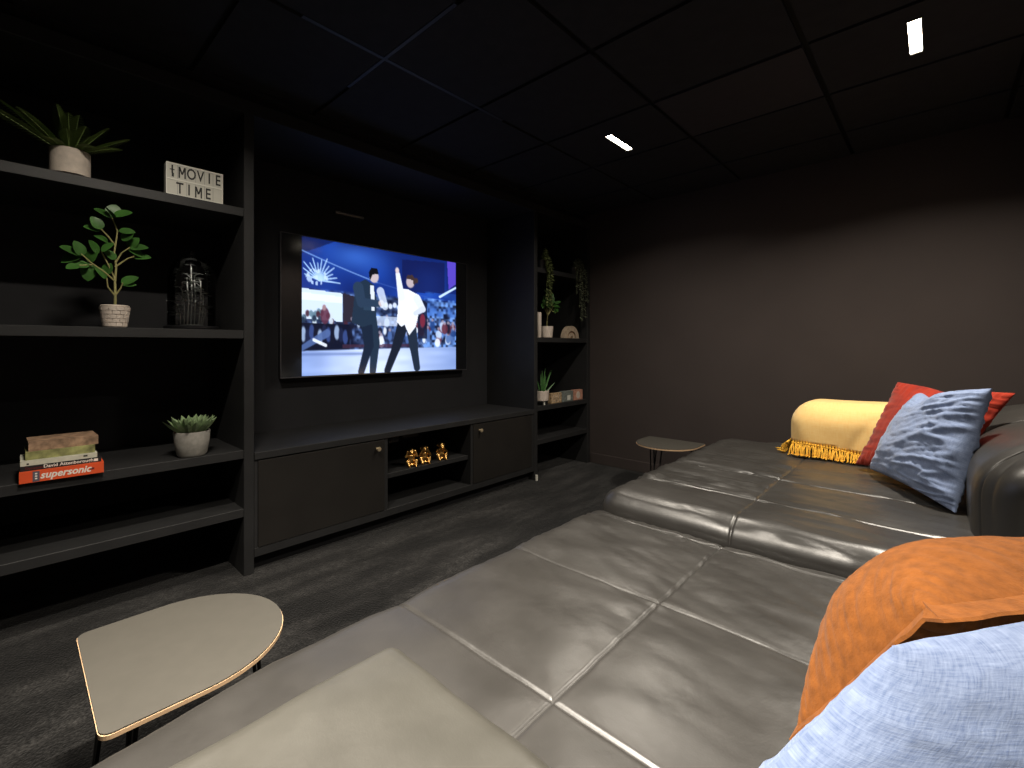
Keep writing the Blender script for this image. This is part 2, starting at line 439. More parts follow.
# ------------------------------------------------------------------ media cabinet
Y0, Y1 = .799, 2.917
mc = thing('media_cabinet', 'long low black media cabinet with two doors under the television', 'cabinet', (XF, (Y0+Y1)/2, 0))
obj('counter_top', MB().box(XB, XF+.004, Y0, Y1, .550, .585, bev=.002, seg=1), 'unit', mc)
for (a, b) in ((1.520, 1.541), (2.216, 2.238), (2.886, 2.916), (Y0+.001, Y0+.016)):
    obj('upright_panel', MB().box(XB, XF-.004, a, b, .075, .549), 'unit', mc)
obj('bottom_board', MB().box(XB, XF-.003, Y0+.001, Y1, .075, .118, bev=.0015, seg=1), 'unit', mc)
obj('shelf', MB().box(XB, XF-.03, 1.5412, 2.2158, .295, .325, bev=.0015, seg=1), 'unit', mc)
obj('back_panel', MB().box(XB, XB+.008, 1.5412, 2.2158, .118, .549), 'black', mc)
obj('plinth', MB().box(XB, XF-.06, Y0+.002, Y1-.002, 0, .074), 'black', mc)
def knob(par, y, z):
    T = Matrix.Translation((XF+.0005, y, z)) @ Matrix.Rotation(PI/2, 4, 'Y')
    obj('knob', MB().lathe([(0, 0), (.008, 0), (.006, .004), (.0055, .012), (.012, .017), (.0135, .021), (.012, .025), (0, .026)], seg=20, M4=T), 'brass', par, smooth=True)
d1 = obj('door', MB().box(XF-.020, XF, .8165, 1.5185, .120, .543, bev=.0012, seg=1), 'door', mc); knob(d1, 1.468, .497)
d2 = obj('door', MB().box(XF-.020, XF, 2.2395, 2.8845, .120, .543, bev=.0012, seg=1), 'door', mc); knob(d2, 2.300, .497)
# small boxes fixed under the counter in the open bay
t = thing('power_adapter', 'small dark power block fixed under the counter in the open bay', 'adapter', (-2.50, 1.62, .50))
obj('body', MB().box(-2.53, -2.475, 1.568, 1.64, .508, .549, bev=.004), 'unit', t)
obj('plug_face', MB().box(-2.4749, -2.472, 1.577, 1.631, .514, .543, bev=.001, seg=1), 'blackplastic', t)
t = thing('media_box', 'flat dark media box fixed under the counter beside the power block', 'media box', (-2.53, 1.74, .52))
obj('body', MB().box(-2.57, -2.485, 1.672, 1.80, .520, .549, bev=.004), 'unit', t)
obj('front_plate', MB().box(-2.4849, -2.482, 1.68, 1.792, .525, .545, bev=.001, seg=1), 'blackplastic', t)

# ------------------------------------------------------------------ television
TY0, TY1, TZ0, TZ1, TX = 1.105, 2.615, .908, 1.803, -2.93
tv = thing('television', 'large wall mounted flat television showing a blue stage scene', 'television', (TX, (TY0+TY1)/2, TZ0))
obj('back_shell', MB().box(TX-.05, TX-.012, TY0+.004, TY1-.004, TZ0+.004, TZ1-.004, bev=.006), 'blackplastic', tv)
obj('wall_mount', MB().box(XB, TX-.05, 1.55, 2.15, 1.15, 1.55), 'blackmetal', tv)
obj('glass_panel', MB().box(TX-.012, TX-.003, TY0+.003, TY1-.003, TZ0+.003, TZ1-.003), 'gloss', tv)
fb = MB()
for q in ((TY0, TY0+.004, TZ0, TZ1), (TY1-.004, TY1, TZ0, TZ1), (TY0+.004, TY1-.004, TZ0, TZ0+.006), (TY0+.004, TY1-.004, TZ1-.003, TZ1)):
    fb.box(TX-.014, TX, *q)
obj('bezel', fb, 'greymetal', tv)

def picture(nx=270, ny=170):
    """a generic stage scene: blue canopy, crowd, two plain faceless dancing figures, pale floor"""
    X, Y = np.meshgrid(np.linspace(0, 1, nx), np.linspace(0, 1, ny))
    X = X*1.37/((1-X)+1.37*X)      # the picture is laid out as it reads from the seats
    img = np.zeros((ny, nx, 3))
    rng = np.random.RandomState(3)
    def vn(sx, sy, seed):
        r = np.random.RandomState(seed); gdx = r.rand(sy+2, sx+2)
        fx = X*sx; fy = Y*sy; ix = fx.astype(int); iy = fy.astype(int); tx = fx-ix; ty = fy-iy
        tx = tx*tx*(3-2*tx); ty = ty*ty*(3-2*ty)
        return (gdx[iy, ix]*(1-tx)+gdx[iy, ix+1]*tx)*(1-ty)+(gdx[iy+1, ix]*(1-tx)+gdx[iy+1, ix+1]*tx)*ty
    def paint(mask, c, a=1.):
        m_ = np.clip(mask, 0, 1)[..., None]*a
        img[:] = img*(1-m_)+np.array(c)*m_
    def poly(pts):
        inside = np.zeros(X.shape, bool); n = len(pts)
        for i in range(n):
            x1, y1 = pts[i]; x2, y2 = pts[(i+1) % n]
            if y1 == y2: continue
            c = ((y1 > Y) != (y2 > Y)) & (X < (x2-x1)*(Y-y1)/(y2-y1)+x1)
            inside ^= c
        return inside.astype(float)
    def stroke(x1, y1, x2, y2, w1, w2=None, asp=1.43):
        w2 = w1 if w2 is None else w2
        dx, dy = (x2-x1)*asp, y2-y1; L = dx*dx+dy*dy+1e-9
        t = np.clip(((X-x1)*asp*dx+(Y-y1)*dy)/L, 0, 1)
        d = np.hypot((X-x1)*asp-t*dx, Y-y1-t*dy)
        return np.clip((w1+(w2-w1)*t-d)/.005+.5, 0, 1)
    def ell(cx, cy, rx, ry):
        q = np.hypot((X-cx)/rx, (Y-cy)/ry); return np.clip((1-q)*min(rx, ry)/.006+.5, 0, 1)
    # canopy
    n1 = vn(6, 5, 1)
    img[:] = np.array((14, 30, 92))+n1[..., None]*np.array((14, 40, 80))
    paint(np.exp(-((X-.36)/.17)**2-((Y-.09)/.10)**2), (50, 96, 190), .85)
    paint(poly([(0, .0), (.22, .0), (.10, .07), (0, .12)]), (10, 18, 60), .7)
    paint(stroke(.0, .10, .50, .27, .005), (112, 150, 215), .8)
    paint(stroke(.50, .27, .90, .37, .004), (60, 90, 170), .6)
    paint(poly([(.66, .05), (.93, .02), (.93, .30), (.66, .33)]), (16, 22, 70), .7)
    paint(poly([(.945, 0), (1, 0), (1, .20), (.955, .26)]), (98, 72, 205), .8)
    # middle band
    band = np.clip((Y-.36)/.03, 0, 1)
    sp = vn(70, 46, 2); sp2 = vn(30, 22, 5)
    dark = np.array((14, 20, 44))+(sp*sp2)[..., None]*np.array((120, 160, 220))*1.1
    m_ = band[..., None]; img[:] = img*(1-m_)+dark*m_
    # white sign on the left, lattice of lights above it
    paint(poly([(0, .37), (.27, .385), (.27, .60), (0, .585)]), (196, 214, 238))
    paint(poly([(0, .40), (.27, .41), (.27, .46), (0, .45)]), (224, 236, 252), .7)
    paint(poly([(.275, .38), (.36, .40), (.36, .60), (.275, .60)]), (40, 36, 50))
    for k in range(13):
        a = R(195+k*14); L = .10+.05*((k*7) % 5)/5
        paint(stroke(.115, .30, .115+math.cos(a)*L, .30+math.sin(a)*L*1.25, .008, .004), (170, 205, 245), .9)
    paint(ell(.10, .28, .075, .06)*(sp > .45), (190, 215, 250), .8)
    for k in range(26):
        x = rng.uniform(0, .30); y = rng.uniform(.52, .66)
        paint(ell(x, y, .014, .024), [(30, 44, 66), (90, 120, 140), (196, 210, 226), (60, 30, 44)][k % 4], .9)
    paint(poly([(0, .62), (.32, .62), (.32, .82), (0, .82)]), (12, 18, 40))
    # right: bright blue crowd
    paint(((X > .80) & (Y > .36) & (Y < .80)).astype(float)*np.clip(sp*1.6-.35, 0, 1), (104, 150, 225))
    paint(((X > .80) & (Y > .30) & (Y < .52)).astype(float)*np.clip(sp2*1.3-.3, 0, 1), (40, 84, 170), .7)
    paint(stroke(.90, .335, 1.0, .235, .010, .008), (190, 218, 252))
    for k in range(60):
        x = rng.uniform(.33, 1.0); y = rng.uniform(.58, .76); c = [(18, 24, 46), (176, 196, 228), (70, 100, 160), (220, 230, 246), (90, 40, 56), (30, 60, 120)][k % 6]
        paint(ell(x, y, rng.uniform(.010, .020), rng.uniform(.025, .055)), c, .9)
        paint(ell(x, y-.05, .008, .014), (150, 140, 160), .8)
    for k in range(12):
        x = .01+k*.028; y = .70+.02*math.sin(k*2.1)
        paint(ell(x, y, .017, .055), [(150, 172, 208), (26, 34, 66), (52, 72, 130), (16, 20, 40)][k % 4], .9)
    paint(stroke(0, .80, .17, .69, .02, .03), (74, 98, 152), .9)
    paint(stroke(.08, .74, .16, .78, .012), (226, 234, 250), .9)
    paint(ell(.155, .56, .030, .062), (86, 44, 66), .9); paint(ell(.15, .50, .013, .022), (150, 120, 130))
    # lettering-like white blobs behind the figures
    for k in range(6):
        paint(ell(.50+k*.028, .45+.012*math.sin(k*3), .013, .022), (214, 226, 246), .9)
    paint(poly([(.49, .54), (.64, .54), (.64, .62), (.49, .62)]), (196, 210, 236), .7)
    paint(poly([(.76, .40), (.82, .40), (.82, .72), (.76, .72)]), (16, 22, 46), .8)
    paint(ell(.79, .56, .017, .06), (120, 40, 60), .9)
    # floor
    fl = np.clip((Y-(.815-.03*X))/.012, 0, 1)
    fc = np.array((120, 146, 205))+np.exp(-((X-.52)/.36)**2)[..., None]*np.array((76, 66, 40))+(vn(9, 26, 9)-.5)[..., None]*26
    img[:] = img*(1-fl[..., None])+fc*fl[..., None]
    paint(poly([(.27, .775), (.72, .765), (.72, .79), (.27, .80)]), (66, 40, 60), .7)
    paint(np.exp(-((Y-.845)/.012)**2)*(X < .5), (84, 104, 160), .6)
    # plain figure in a dark suit
    S = (30, 46, 66)
    paint(stroke(.455, .57, .485, .76, .058, .044), S); paint(stroke(.485, .76, .470, .985, .042, .030), S)
    paint(stroke(.425, .57, .445, .78, .056, .044), (22, 34, 54)); paint(stroke(.445, .78, .395, .985, .042, .030), (22, 34, 54))
    paint(poly([(.36, .30), (.42, .255), (.475, .29), (.495, .42), (.49, .60), (.40, .635), (.33, .60), (.345, .45)]), S)
    paint(poly([(.40, .40), (.47, .42), (.48, .50), (.41, .50)]), (48, 72, 98), .5)
    paint(poly([(.452, .30), (.478, .30), (.482, .50), (.462, .50)]), (206, 216, 232))
    paint(stroke(.375, .33, .395, .44, .05, .042), (38, 56, 80)); paint(stroke(.395, .44, .505, .44, .036, .028), (38, 56, 80))
    paint(ell(.525, .435, .018, .026), (190, 176, 180))
    paint(stroke(.52, .34, .55, .46, .035, .028), (206, 218, 238), .8)
    paint(ell(.478, .225, .030, .050), (186, 172, 178)); paint(poly([(.443, .20), (.46, .155), (.50, .16), (.508, .20), (.47, .21), (.452, .26)]), (12, 14, 22))
    # plain figure in a white shirt
    D = (20, 28, 44)
    paint(stroke(.665, .60, .62, .80, .050, .040), D); paint(stroke(.62, .80, .565, .985, .038, .030), D)
    paint(stroke(.715, .60, .735, .80, .048, .038), (28, 40, 58)); paint(stroke(.735, .80, .755, .975, .036, .028), (28, 40, 58))
    paint(poly([(.635, .30), (.70, .30), (.77, .34), (.765, .50), (.745, .62), (.705, .69), (.675, .60), (.655, .62), (.625, .58), (.635, .45)]), (222, 228, 242))
    paint(stroke(.655, .37, .632, .18, .032, .020), (214, 222, 240)); paint(ell(.628, .15, .012, .026), (204, 190, 194))
    paint(stroke(.755, .37, .79, .46, .034, .028), (210, 218, 236)); paint(stroke(.79, .46, .745, .50, .026, .02), (196, 206, 228))
    paint(ell(.712, .235, .026, .048), (178, 164, 172)); paint(poly([(.685, .205), (.695, .175), (.725, .17), (.742, .20), (.744, .25), (.732, .25), (.728, .215), (.70, .21)]), (58, 44, 46)); paint(ell(.750, .215, .012, .024), (58, 44, 46))
    img[:] = np.clip(img*1.0, 0, 255)
    return img
pic = picture()
ny, nx, _ = pic.shape
PY0, PY1, PZ0, PZ1 = 1.234, 2.494, TZ0+.009, TZ1-.006
me = bpy.data.meshes.new('screen')
ys = np.linspace(PY0, PY1, nx); zs = np.linspace(PZ1, PZ0, ny)
vv = [(TX-.0024-tv.location.x, y-tv.location.y, z-tv.location.z) for z in zs for y in ys]
ff = [(j*nx+i, (j+1)*nx+i, (j+1)*nx+i+1, j*nx+i+1) for j in range(ny-1) for i in range(nx-1)]
me.from_pydata(vv, [], ff)
ca = me.color_attributes.new('picture', 'FLOAT_COLOR', 'POINT')
c = pic.reshape(-1, 3)/255.
lc = np.where(c <= .04045, c/12.92, ((c+.055)/1.055)**2.4)
ca.data.foreach_set('color', np.concatenate([lc, np.ones((len(lc), 1))], 1).astype(np.float32).ravel())
me.materials.append(screen_mat(1.4)); me.update()
o = bpy.data.objects.new('screen', me); COL.objects.link(o); o.parent = tv
o['label'] = 'lit picture of a blue stage with two dancing figures'

o = obj('mounted_sensor', MB().box(XB+.0005, XB+.03, 1.472, 1.684, 2.000, 2.018, bev=.004), 'greymetal', None)
tag(o, 'slim grey bar fixed to the black wall above the television', 'wall bar')

# ------------------------------------------------------------------ soft blocks (upholstery)
def lines(a, b, step, seams):
    s = set(np.round(np.linspace(a, b, max(2, int(round((b-a)/step))+1)), 4))
    for q in seams:
        if a < q < b:
            s = {t for t in s if abs(t-q) > .028}
            for d in (-.026, -.016, -.010, -.006, -.003, 0, .003, .006, .010, .016, .026): s.add(round(q+d, 4))
    return sorted(s)

def soft_block(x0, x1, y0, y1, z0, z1, r, step=.016, sx=(), sy=(), puff=.012, groove=.010, wr=None, keep=None, grow=0., side_seam=None, crown=0.):
    """rounded upholstered block; sx / sy are seam lines across the top, puff the padding between them"""
    xs, ys, zs = lines(x0, x1, step, sx), lines(y0, y1, step, sy), lines(z0, z1, step*1.3, side_seam or ())
    idx = {}; V = []; F = []
    lo = Vector((x0+r, y0+r, z0+min(r, .03))); hi = Vector((x1-r, y1-r, z1-r))
    def vert(x, y, z):
        k = (round(x, 4), round(y, 4), round(z, 4))
        if k in idx: return idx[k]
        p = Vector(k); q = Vector((min(max(x, lo.x), hi.x), min(max(y, lo.y), hi.y), min(max(z, lo.z), hi.z)))
        d = p-q; n = d.normalized() if d.length > 1e-6 else Vector((0, 0, 1))
        rr = r if z > z0+.03 else min(r, d.length)
        p2 = q+n*rr if d.length > 1e-6 else p
        h = grow
        wt = max(0., n.z)
        e = min([abs(x-s) for s in sx]+[9]); f = min([abs(y-s) for s in sy]+[9])
        m_ = min(e, f)
        w_ = .35+.65*wt
        h += w_*(puff*(1-math.exp(-(m_/.06)**2))-puff-groove*math.exp(-(m_/.0045)**2)) if m_ < 9 else 0
        if side_seam and n.z < .6:
            g_ = min(abs(z-s) for s in side_seam); h -= .006*math.exp(-(g_/.008)**2)
        if crown: h += crown*wt*max(0, math.sin(PI*min(1, max(0, (x-x0)/(x1-x0)))))*max(0, math.sin(PI*min(1, max(0, (y-y0)/(y1-y0)))))
        if wr: h += wr(x, y, z, n)
        p2 = p2+n*h
        idx[k] = len(V); V.append(p2); return idx[k]
    def quad(a, b, c, d, cen):
        if keep and not keep(*cen): return
        F.append((vert(*a), vert(*b), vert(*c), vert(*d)))
    for i in range(len(xs)-1):
        for j in range(len(ys)-1):
            a, b, c, d = xs[i], xs[i+1], ys[j], ys[j+1]
            quad((a, c, z1), (b, c, z1), (b, d, z1), (a, d, z1), ((a+b)/2, (c+d)/2, z1))
    for k in range(len(zs)-1):
        e, f = zs[k], zs[k+1]
        for i in range(len(xs)-1):
            a, b = xs[i], xs[i+1]
            quad((a, y0, e), (b, y0, e), (b, y0, f), (a, y0, f), ((a+b)/2, y0, (e+f)/2))
            quad((b, y1, e), (a, y1, e), (a, y1, f), (b, y1, f), ((a+b)/2, y1, (e+f)/2))
        for j in range(len(ys)-1):
            a, b = ys[j], ys[j+1]
            quad((x0, b, e), (x0, a, e), (x0, a, f), (x0, b, f), (x0, (a+b)/2, (e+f)/2))
            quad((x1, a, e), (x1, b, e), (x1, b, f), (x1, a, f), (x1, (a+b)/2, (e+f)/2))
    mb = MB(); mb.add(V, F)
    if not keep:  # closed underside
        i0 = len(mb.v)
        mb.add([(x0+.02, y0+.02, z0), (x1-.02, y0+.02, z0), (x1-.02, y1-.02, z0), (x0+.02, y1-.02, z0)], [(3, 2, 1, 0)])
    return mb

def ridge(v): return 1-abs(v)*2

def wr_near(x, y, z, n):
    # soft long creases running out from the seams, stronger on the far side of the block
    k = max(0., min(1., (y-.75)/.8))
    a = nz(x*3.2+y*2.0+3, y*13-x*5, 1.3)
    b = ridge(nz(x*2.4-y*1.5, y*19+x*7, 4.1))
    c_ = nz(x*6, y*6, 7.7)
    return .0042*a*(.35+.65*k)+.0048*max(0, b-.45)*(.2+k)*1.6+.0030*c_

def wr_far(x, y, z, n):
    a = ridge(nz(x*2.6+1.7, y*17+x*2.2, 2.2))
    c_ = nz(x*5, y*5, 9.1)
    k = 1. if (x < -.54 and y > 2.07) else .35
    return .016*max(0, a-.60)*k*2+.0022*c_+.0024*nz(x*3, y*16, 5.5)

# near seat: parts are the upholstered seat, its frame and feet
SX = -.54
mod1 = thing('sofa_module', 'wide low black leather sofa module in the foreground with a seamed seat', 'sofa', (-.4, .7, 0), 'leather sofa modules')
sm = soft_block(-1.092, .34, -.5, 1.698, .06, .43, .075, sx=(SX,), sy=(.70, 1.155, 1.615), puff=.0065, groove=.005, wr=wr_near, side_seam=(.31,))
sm.v = [(v[0]+(.17*max(0, .38-v[1])*min(1, max(0, (-.5-v[0])/.5))), v[1], v[2]) for v in sm.v]     # the open end tapers in a little
obj('seat', sm, 'leather', mod1, smooth=True, angle=180)
obj('base_frame', MB().box(-1.03, .30, -.44, 1.64, .03, .062), 'blackmetal', mod1)
for (x, y) in ((-1.0, -.40), (-1.0, 1.58), (.26, -.40), (.26, 1.58)):
    obj('foot', MB().lathe([(0, 0), (.022, 0), (.026, .03), (0, .03)], (x, y, 0), 14), 'blackmetal', mod1)
mod2 = thing('sofa_module', 'black leather sofa module at the far end with a rolled front edge', 'sofa', (-.4, 2.5, 0), 'leather sofa modules')
obj('seat', soft_block(-1.095, .34, 1.715, 3.37, .06, .486, .095, sx=(SX,), sy=(2.045, 2.43), puff=.0065, groove=.005, wr=wr_far, side_seam=(.33,)), 'leather', mod2, smooth=True, angle=180)
obj('base_frame', MB().box(-1.03, .30, 1.78, 3.30, .03, .062), 'blackmetal', mod2)
for (x, y) in ((-1.0, 1.84), (-1.0, 3.24), (.26, 1.84), (.26, 3.24)):
    obj('foot', MB().lathe([(0, 0), (.022, 0), (.026, .03), (0, .03)], (x, y, 0), 14), 'blackmetal', mod2)
# padded back along the wall and the roll at the far end
def wr_back(x, y, z, n):
    h = .003*nz(x*6, y*6, z*6)
    if n.y < -.3: h += -n.y*.045*max(0, 1-((x-.24)/.17)**2)*max(0, 1-((z-.68)/.21)**2)
    return h
bkm = soft_block(.080, .402, 2.01, 3.37, .475, .838, .158, step=.012, sy=(2.082, 2.70), puff=.012, groove=.009, wr=wr_back)
bkm.v = [(min(v[0]+2.0*max(0, v[2]-.61)**2, .356), v[1], v[2]) for v in bkm.v]
obj('backrest', bkm, 'leather', mod2, smooth=True, angle=180)
obj('end_roll', soft_block(-.60, .06, 3.03, 3.36, .475, .77, .12, step=.018, wr=lambda x, y, z, n: .003*nz(x*6, y*6, z*6)), 'leather', mod2, smooth=True, angle=180)

# loose thick leather pad lying on the near module; the sofa leather painted paler as lit
pad = thing('leather_pad', 'thick square leather pad painted paler as lit, lying on the near corner of the sofa', 'leather cushion', (-.4, .1, .42))
obj('cover', soft_block(-.83, -.02, -.42, .540, .434, .499, .034, step=.014, crown=.012, wr=lambda x, y, z, n: .004*nz(x*4+2, y*4, 1)+.003*nz(x*9, y*7, 3.)), 'leatherlit', pad, smooth=True, angle=180)

# ------------------------------------------------------------------ cushions
def cushion(TL, TR, BR, BL, tf, tb, wr=None, n=44, pull=.055, ears=.0, power=.5, flange=0., chop=0., chop_u=0.):
    """a stuffed square: four corners, bulge tf towards its face, tb towards its back. Returns body builder, uv, flange builder"""
    TL, TR, BR, BL = map(Vector, (TL, TR, BR, BL))
    nrm = ((TR-TL)+(BR-BL)).cross((TL-BL)+(TR-BR)).normalized()
    size = ((TR-TL).length+(BR-BL).length+(TL-BL).length+(TR-BR).length)/4
    def base(u, v):
        k = 1-pull*(1-v*v)*(abs(u)**1.5); l = 1-pull*(1-u*u)*(abs(v)**1.5)
        u2, v2 = u*k, v*l
        a, b = (u2+1)/2, (v2+1)/2
        p = BL*(1-a)*(1-b)+BR*a*(1-b)+TR*a*b+TL*(1-a)*b
        return p
    V = []; F = []; UV = []; idx = {}
    for side in (1, -1):
        for i in range(n+1):
            for j in range(n+1):
                # finer rows near the edge
                u = math.sin(PI/2*(2*i/n-1)); v = math.sin(PI/2*(2*j/n-1))
                edge = i in (0, n) or j in (0, n)
                key = (i, j) if edge else (i, j, side)
                if key in idx: continue
                h = max(0., (1-u*u)*(1-v*v))**power
                t = (tf if side > 0 else -tb)*h
                p = base(u, v)+nrm*t
                if chop: p -= (TL-BL).normalized()*chop*math.exp(-((u-chop_u)/.34)**2)*max(0, (v+1)/2)**3
                if wr and side != 0:
                    p += nrm*(side*wr(u, v, side)*min(1, h*2.2+.25))
                idx[key] = len(V); V.append(p); UV.append((u*size/2+(2. if side < 0 else 0), v*size/2))
    def id_(i, j, s):
        return idx[(i, j)] if (i in (0, n) or j in (0, n)) else idx[(i, j, s)]
    for s in (1, -1):
        for i in range(n):
            for j in range(n):
                q = (id_(i, j, s), id_(i+1, j, s), id_(i+1, j+1, s), id_(i, j+1, s))
                F.append(q if s > 0 else q[::-1])
    mb = MB().add(V, F)
    fl = None
    if flange:
        ring = []
        m_ = 40
        for k in range(4*m_):
            s, t = divmod(k, m_); t = t/m_*2-1
            u, v = [(t, -1), (1, t), (-t, 1), (-1, -t)][s]
            ring.append((u, v))
        fl = MB(); vs = []; fs = []
        N = len(ring); cen = base(0, 0)
        for k, (u, v) in enumerate(ring):
            p = base(u, v)
            du = (TR-TL).normalized(); dv = (TL-BL).normalized()
            out = Vector((0, 0, 0))
            if abs(u) > .999: out += du*(1 if u > 0 else -1)
            if abs(v) > .999: out += dv*(1 if v > 0 else -1)
            w_ = flange
            if v > .999: out = out*.55-nrm*.85          # the top flange is folded over backwards
            elif abs(u) > .999: out = out*.35-nrm*.3
            wob = nrm*(.0025*math.sin(k*.21)+.001*math.sin(k*.9))
            q = p+out*w_+wob
            inn = p-out*.012
            vs += [inn+nrm*.003, q+nrm*.0025, q-nrm*.0025, inn-nrm*.003]
        for k in range(N):
            l = (k+1) % N
            for e in range(4):
                f_ = (e+1) % 4
                fs.append((k*4+e, l*4+e, l*4+f_, k*4+f_))
        fl.add(vs, fs)
    return mb, UV, fl

def linen_wr(amp, seed, su=1., sv=1.):
    def f(u, v, s):
        a = ridge(nz(u*2.2*su+seed, v*8*sv+u*2.2, seed+s))
        b = nz(u*5*su, v*11*sv, seed*2+s)
        c_ = ridge(nz(u*6+v*3, v*5-u*2, seed*3.3))
        return amp*(1.5*max(0, a-.55)+.55*b+.7*max(0, c_-.6))
    return f

def slack_wr(u, v, s):
    """loose cover: long slack folds across, deepest towards the right hand edge"""
    k = .25+.75*max(0., min(1., (u+.35)/.9))
    a = ridge(nz(u*1.1+3.3, v*5.2-u*1.1, 2.2+s)); b = ridge(nz(u*1.8-1.2, v*9.5-u*2.0, 6.1+s))
    c_ = nz(u*3, v*4, 8.8)
    d = nz(u*9, v*16, 1.7)
    return k*(.022*max(0, a-.45)+.013*max(0, b-.45))+.005*c_+.0022*d

def pinch_wr(u, v, s):
    """plump cover with short puckers running in from the seam"""
    e = max(abs(u), abs(v)); along = v if abs(u) > abs(v) else u
    p_ = ridge(nz(along*9+5, e*1.3, 3.1)); k = max(0., (e-.45)/.55)
    return .006*nz(u*2, v*2, 4.4)+.016*k*max(0, p_-.55)*-1.4+.0015*nz(u*12, v*12, 3)

def put_cushion(name, label, corners, tf, tb, m, wr, group='scatter cushions on the sofa', **k):
    c_ = sum((Vector(p) for p in corners), Vector())/4
    t = thing(name, label, 'cushion', (c_.x, c_.y, min(p[2] for p in corners)), group)
    mb, uv, fl = cushion(*corners, tf, tb, wr=wr, **k)
    obj('cover', mb, m, t, smooth=True, uv=uv, angle=180)
    # stitched seam all round
    return t, fl

# far blue linen, red velvet behind it
put_cushion('cushion', 'far blue linen cushion leaning against the red cushion', [(-.055, 2.88, .885), (.150, 2.47, .945), (.050, 2.33, .495), (-.235, 2.79, .515)], .095, .035, 'blue', slack_wr, n=96, pull=.045, power=.42, chop=.055, chop_u=-.30)
put_cushion('cushion', 'red velvet cushion behind the far blue cushion beside the yellow throw', [(-.145, 3.00, .925), (.226, 2.66, .920), (.03, 2.64, .53), (-.30, 2.86, .515)], .06, .06, 'red', pinch_wr, n=60, pull=.05, power=.45, chop=.02, chop_u=.1)
# near orange with a flat flange, near blue in front of it
A = [(-.008, .830, .752), (.305, 1.142, .795), (.140, 1.192, .462), (-.172, .884, .462)]
t, fl = put_cushion('cushion', 'burnt orange suede cushion with flat flanged edges on the near seat', [A[1], A[0], A[3], A[2]], .185, .06, 'orange', pinch_wr, n=90, pull=.03, power=.5, flange=.030)
obj('flange', fl, 'orange', t, uv=[(v[0], v[2]) for v in fl.v])
B = [(-.034, .622, .789), (.28, .92, .862), (.10, .74, .60), (-.23, .45, .53)]
put_cushion('cushion', 'near blue linen cushion at the bottom right corner in front of the orange one', B, .10, .03, 'blue', linen_wr(.0045, 11.7, .45, .45), n=80, pull=.03, power=.45)

# ------------------------------------------------------------------ yellow throw over the end roll
thr = thing('throw_blanket', 'yellow fringed throw draped over the end roll of the far sofa module', 'blanket', (-.35, 3.05, .49))
def wr_throw(x, y, z, n):
    d = abs((x+.25)*.8+(z-.70)*.75)   # one broad diagonal fold
    return .004*nz(x*9, y*9, z*9)-.014*math.exp(-((x+.30-(z-.62)*.55)/.03)**2)*(1 if z < .74 else 0)*(.5-.5*n.z)+.006*nz(x*3+5, z*5, 2)
def keep_throw(x, y, z):
    if x > -.02: return False
    edge = .555+.012*math.sin(x*9)-.03*(x+.64)
    return z > edge if y < 3.2 or x < -.55 else z > .60
mb = soft_block(-.622, .06, 3.008, 3.375, .475, .785, .125, step=.013, grow=.006, wr=wr_throw, keep=keep_throw)
cl = obj('cloth', mb, 'yellow', thr, smooth=True, uv=[(v[0], v[2]+v[1]) for v in mb.v], angle=180)
md = cl.modifiers.new('thickness', 'SOLIDIFY'); md.thickness = .007; md.offset = 0
fr = MB(); rr = random.Random(4)
def tassel(p, out, L):
    p = Vector(p); out = Vector(out)
    fr.ball(p+out*.004-Vector((0, 0, .004)), .0065, 8)
    for q in range(3):
        j = Vector((rr.uniform(-.012, .012), rr.uniform(-.006, .006), 0))
        e = p+out*(.022+rr.uniform(0, .012))+j+Vector((rr.uniform(-.01, .01), 0, 0)); e.z = .497+rr.uniform(0, .006)
        md_ = p*.5+e*.5+out*.010+j*.5+Vector((0, 0, -.004))
        fr.tube([p, md_, e, e+out*(.012+rr.uniform(0, .012))+j*.4], [.0028, .0034, .0036, .0022], 5)
x = -.60
while x < -.03:
    e = .555+.012*math.sin(x*9)-.03*(x+.64)
    tassel((x, 3.0, e), (0, -1, 0), .06); x += .0135
y = 3.02
while y < 3.34:
    tassel((-.630, y, .558), (-1, 0, 0), .06); y += .0145
# knotted net above the tassels
x = -.60
while x < -.05:
    e = .555+.012*math.sin(x*9)-.03*(x+.64)
    fr.tube([(x, 2.998, e+.012), (x+.0067, 2.995, e-.010), (x+.0134, 2.998, e+.012)], .0022, 5); x += .0135
obj('fringe', fr, 'yellowfringe', thr, smooth=True)

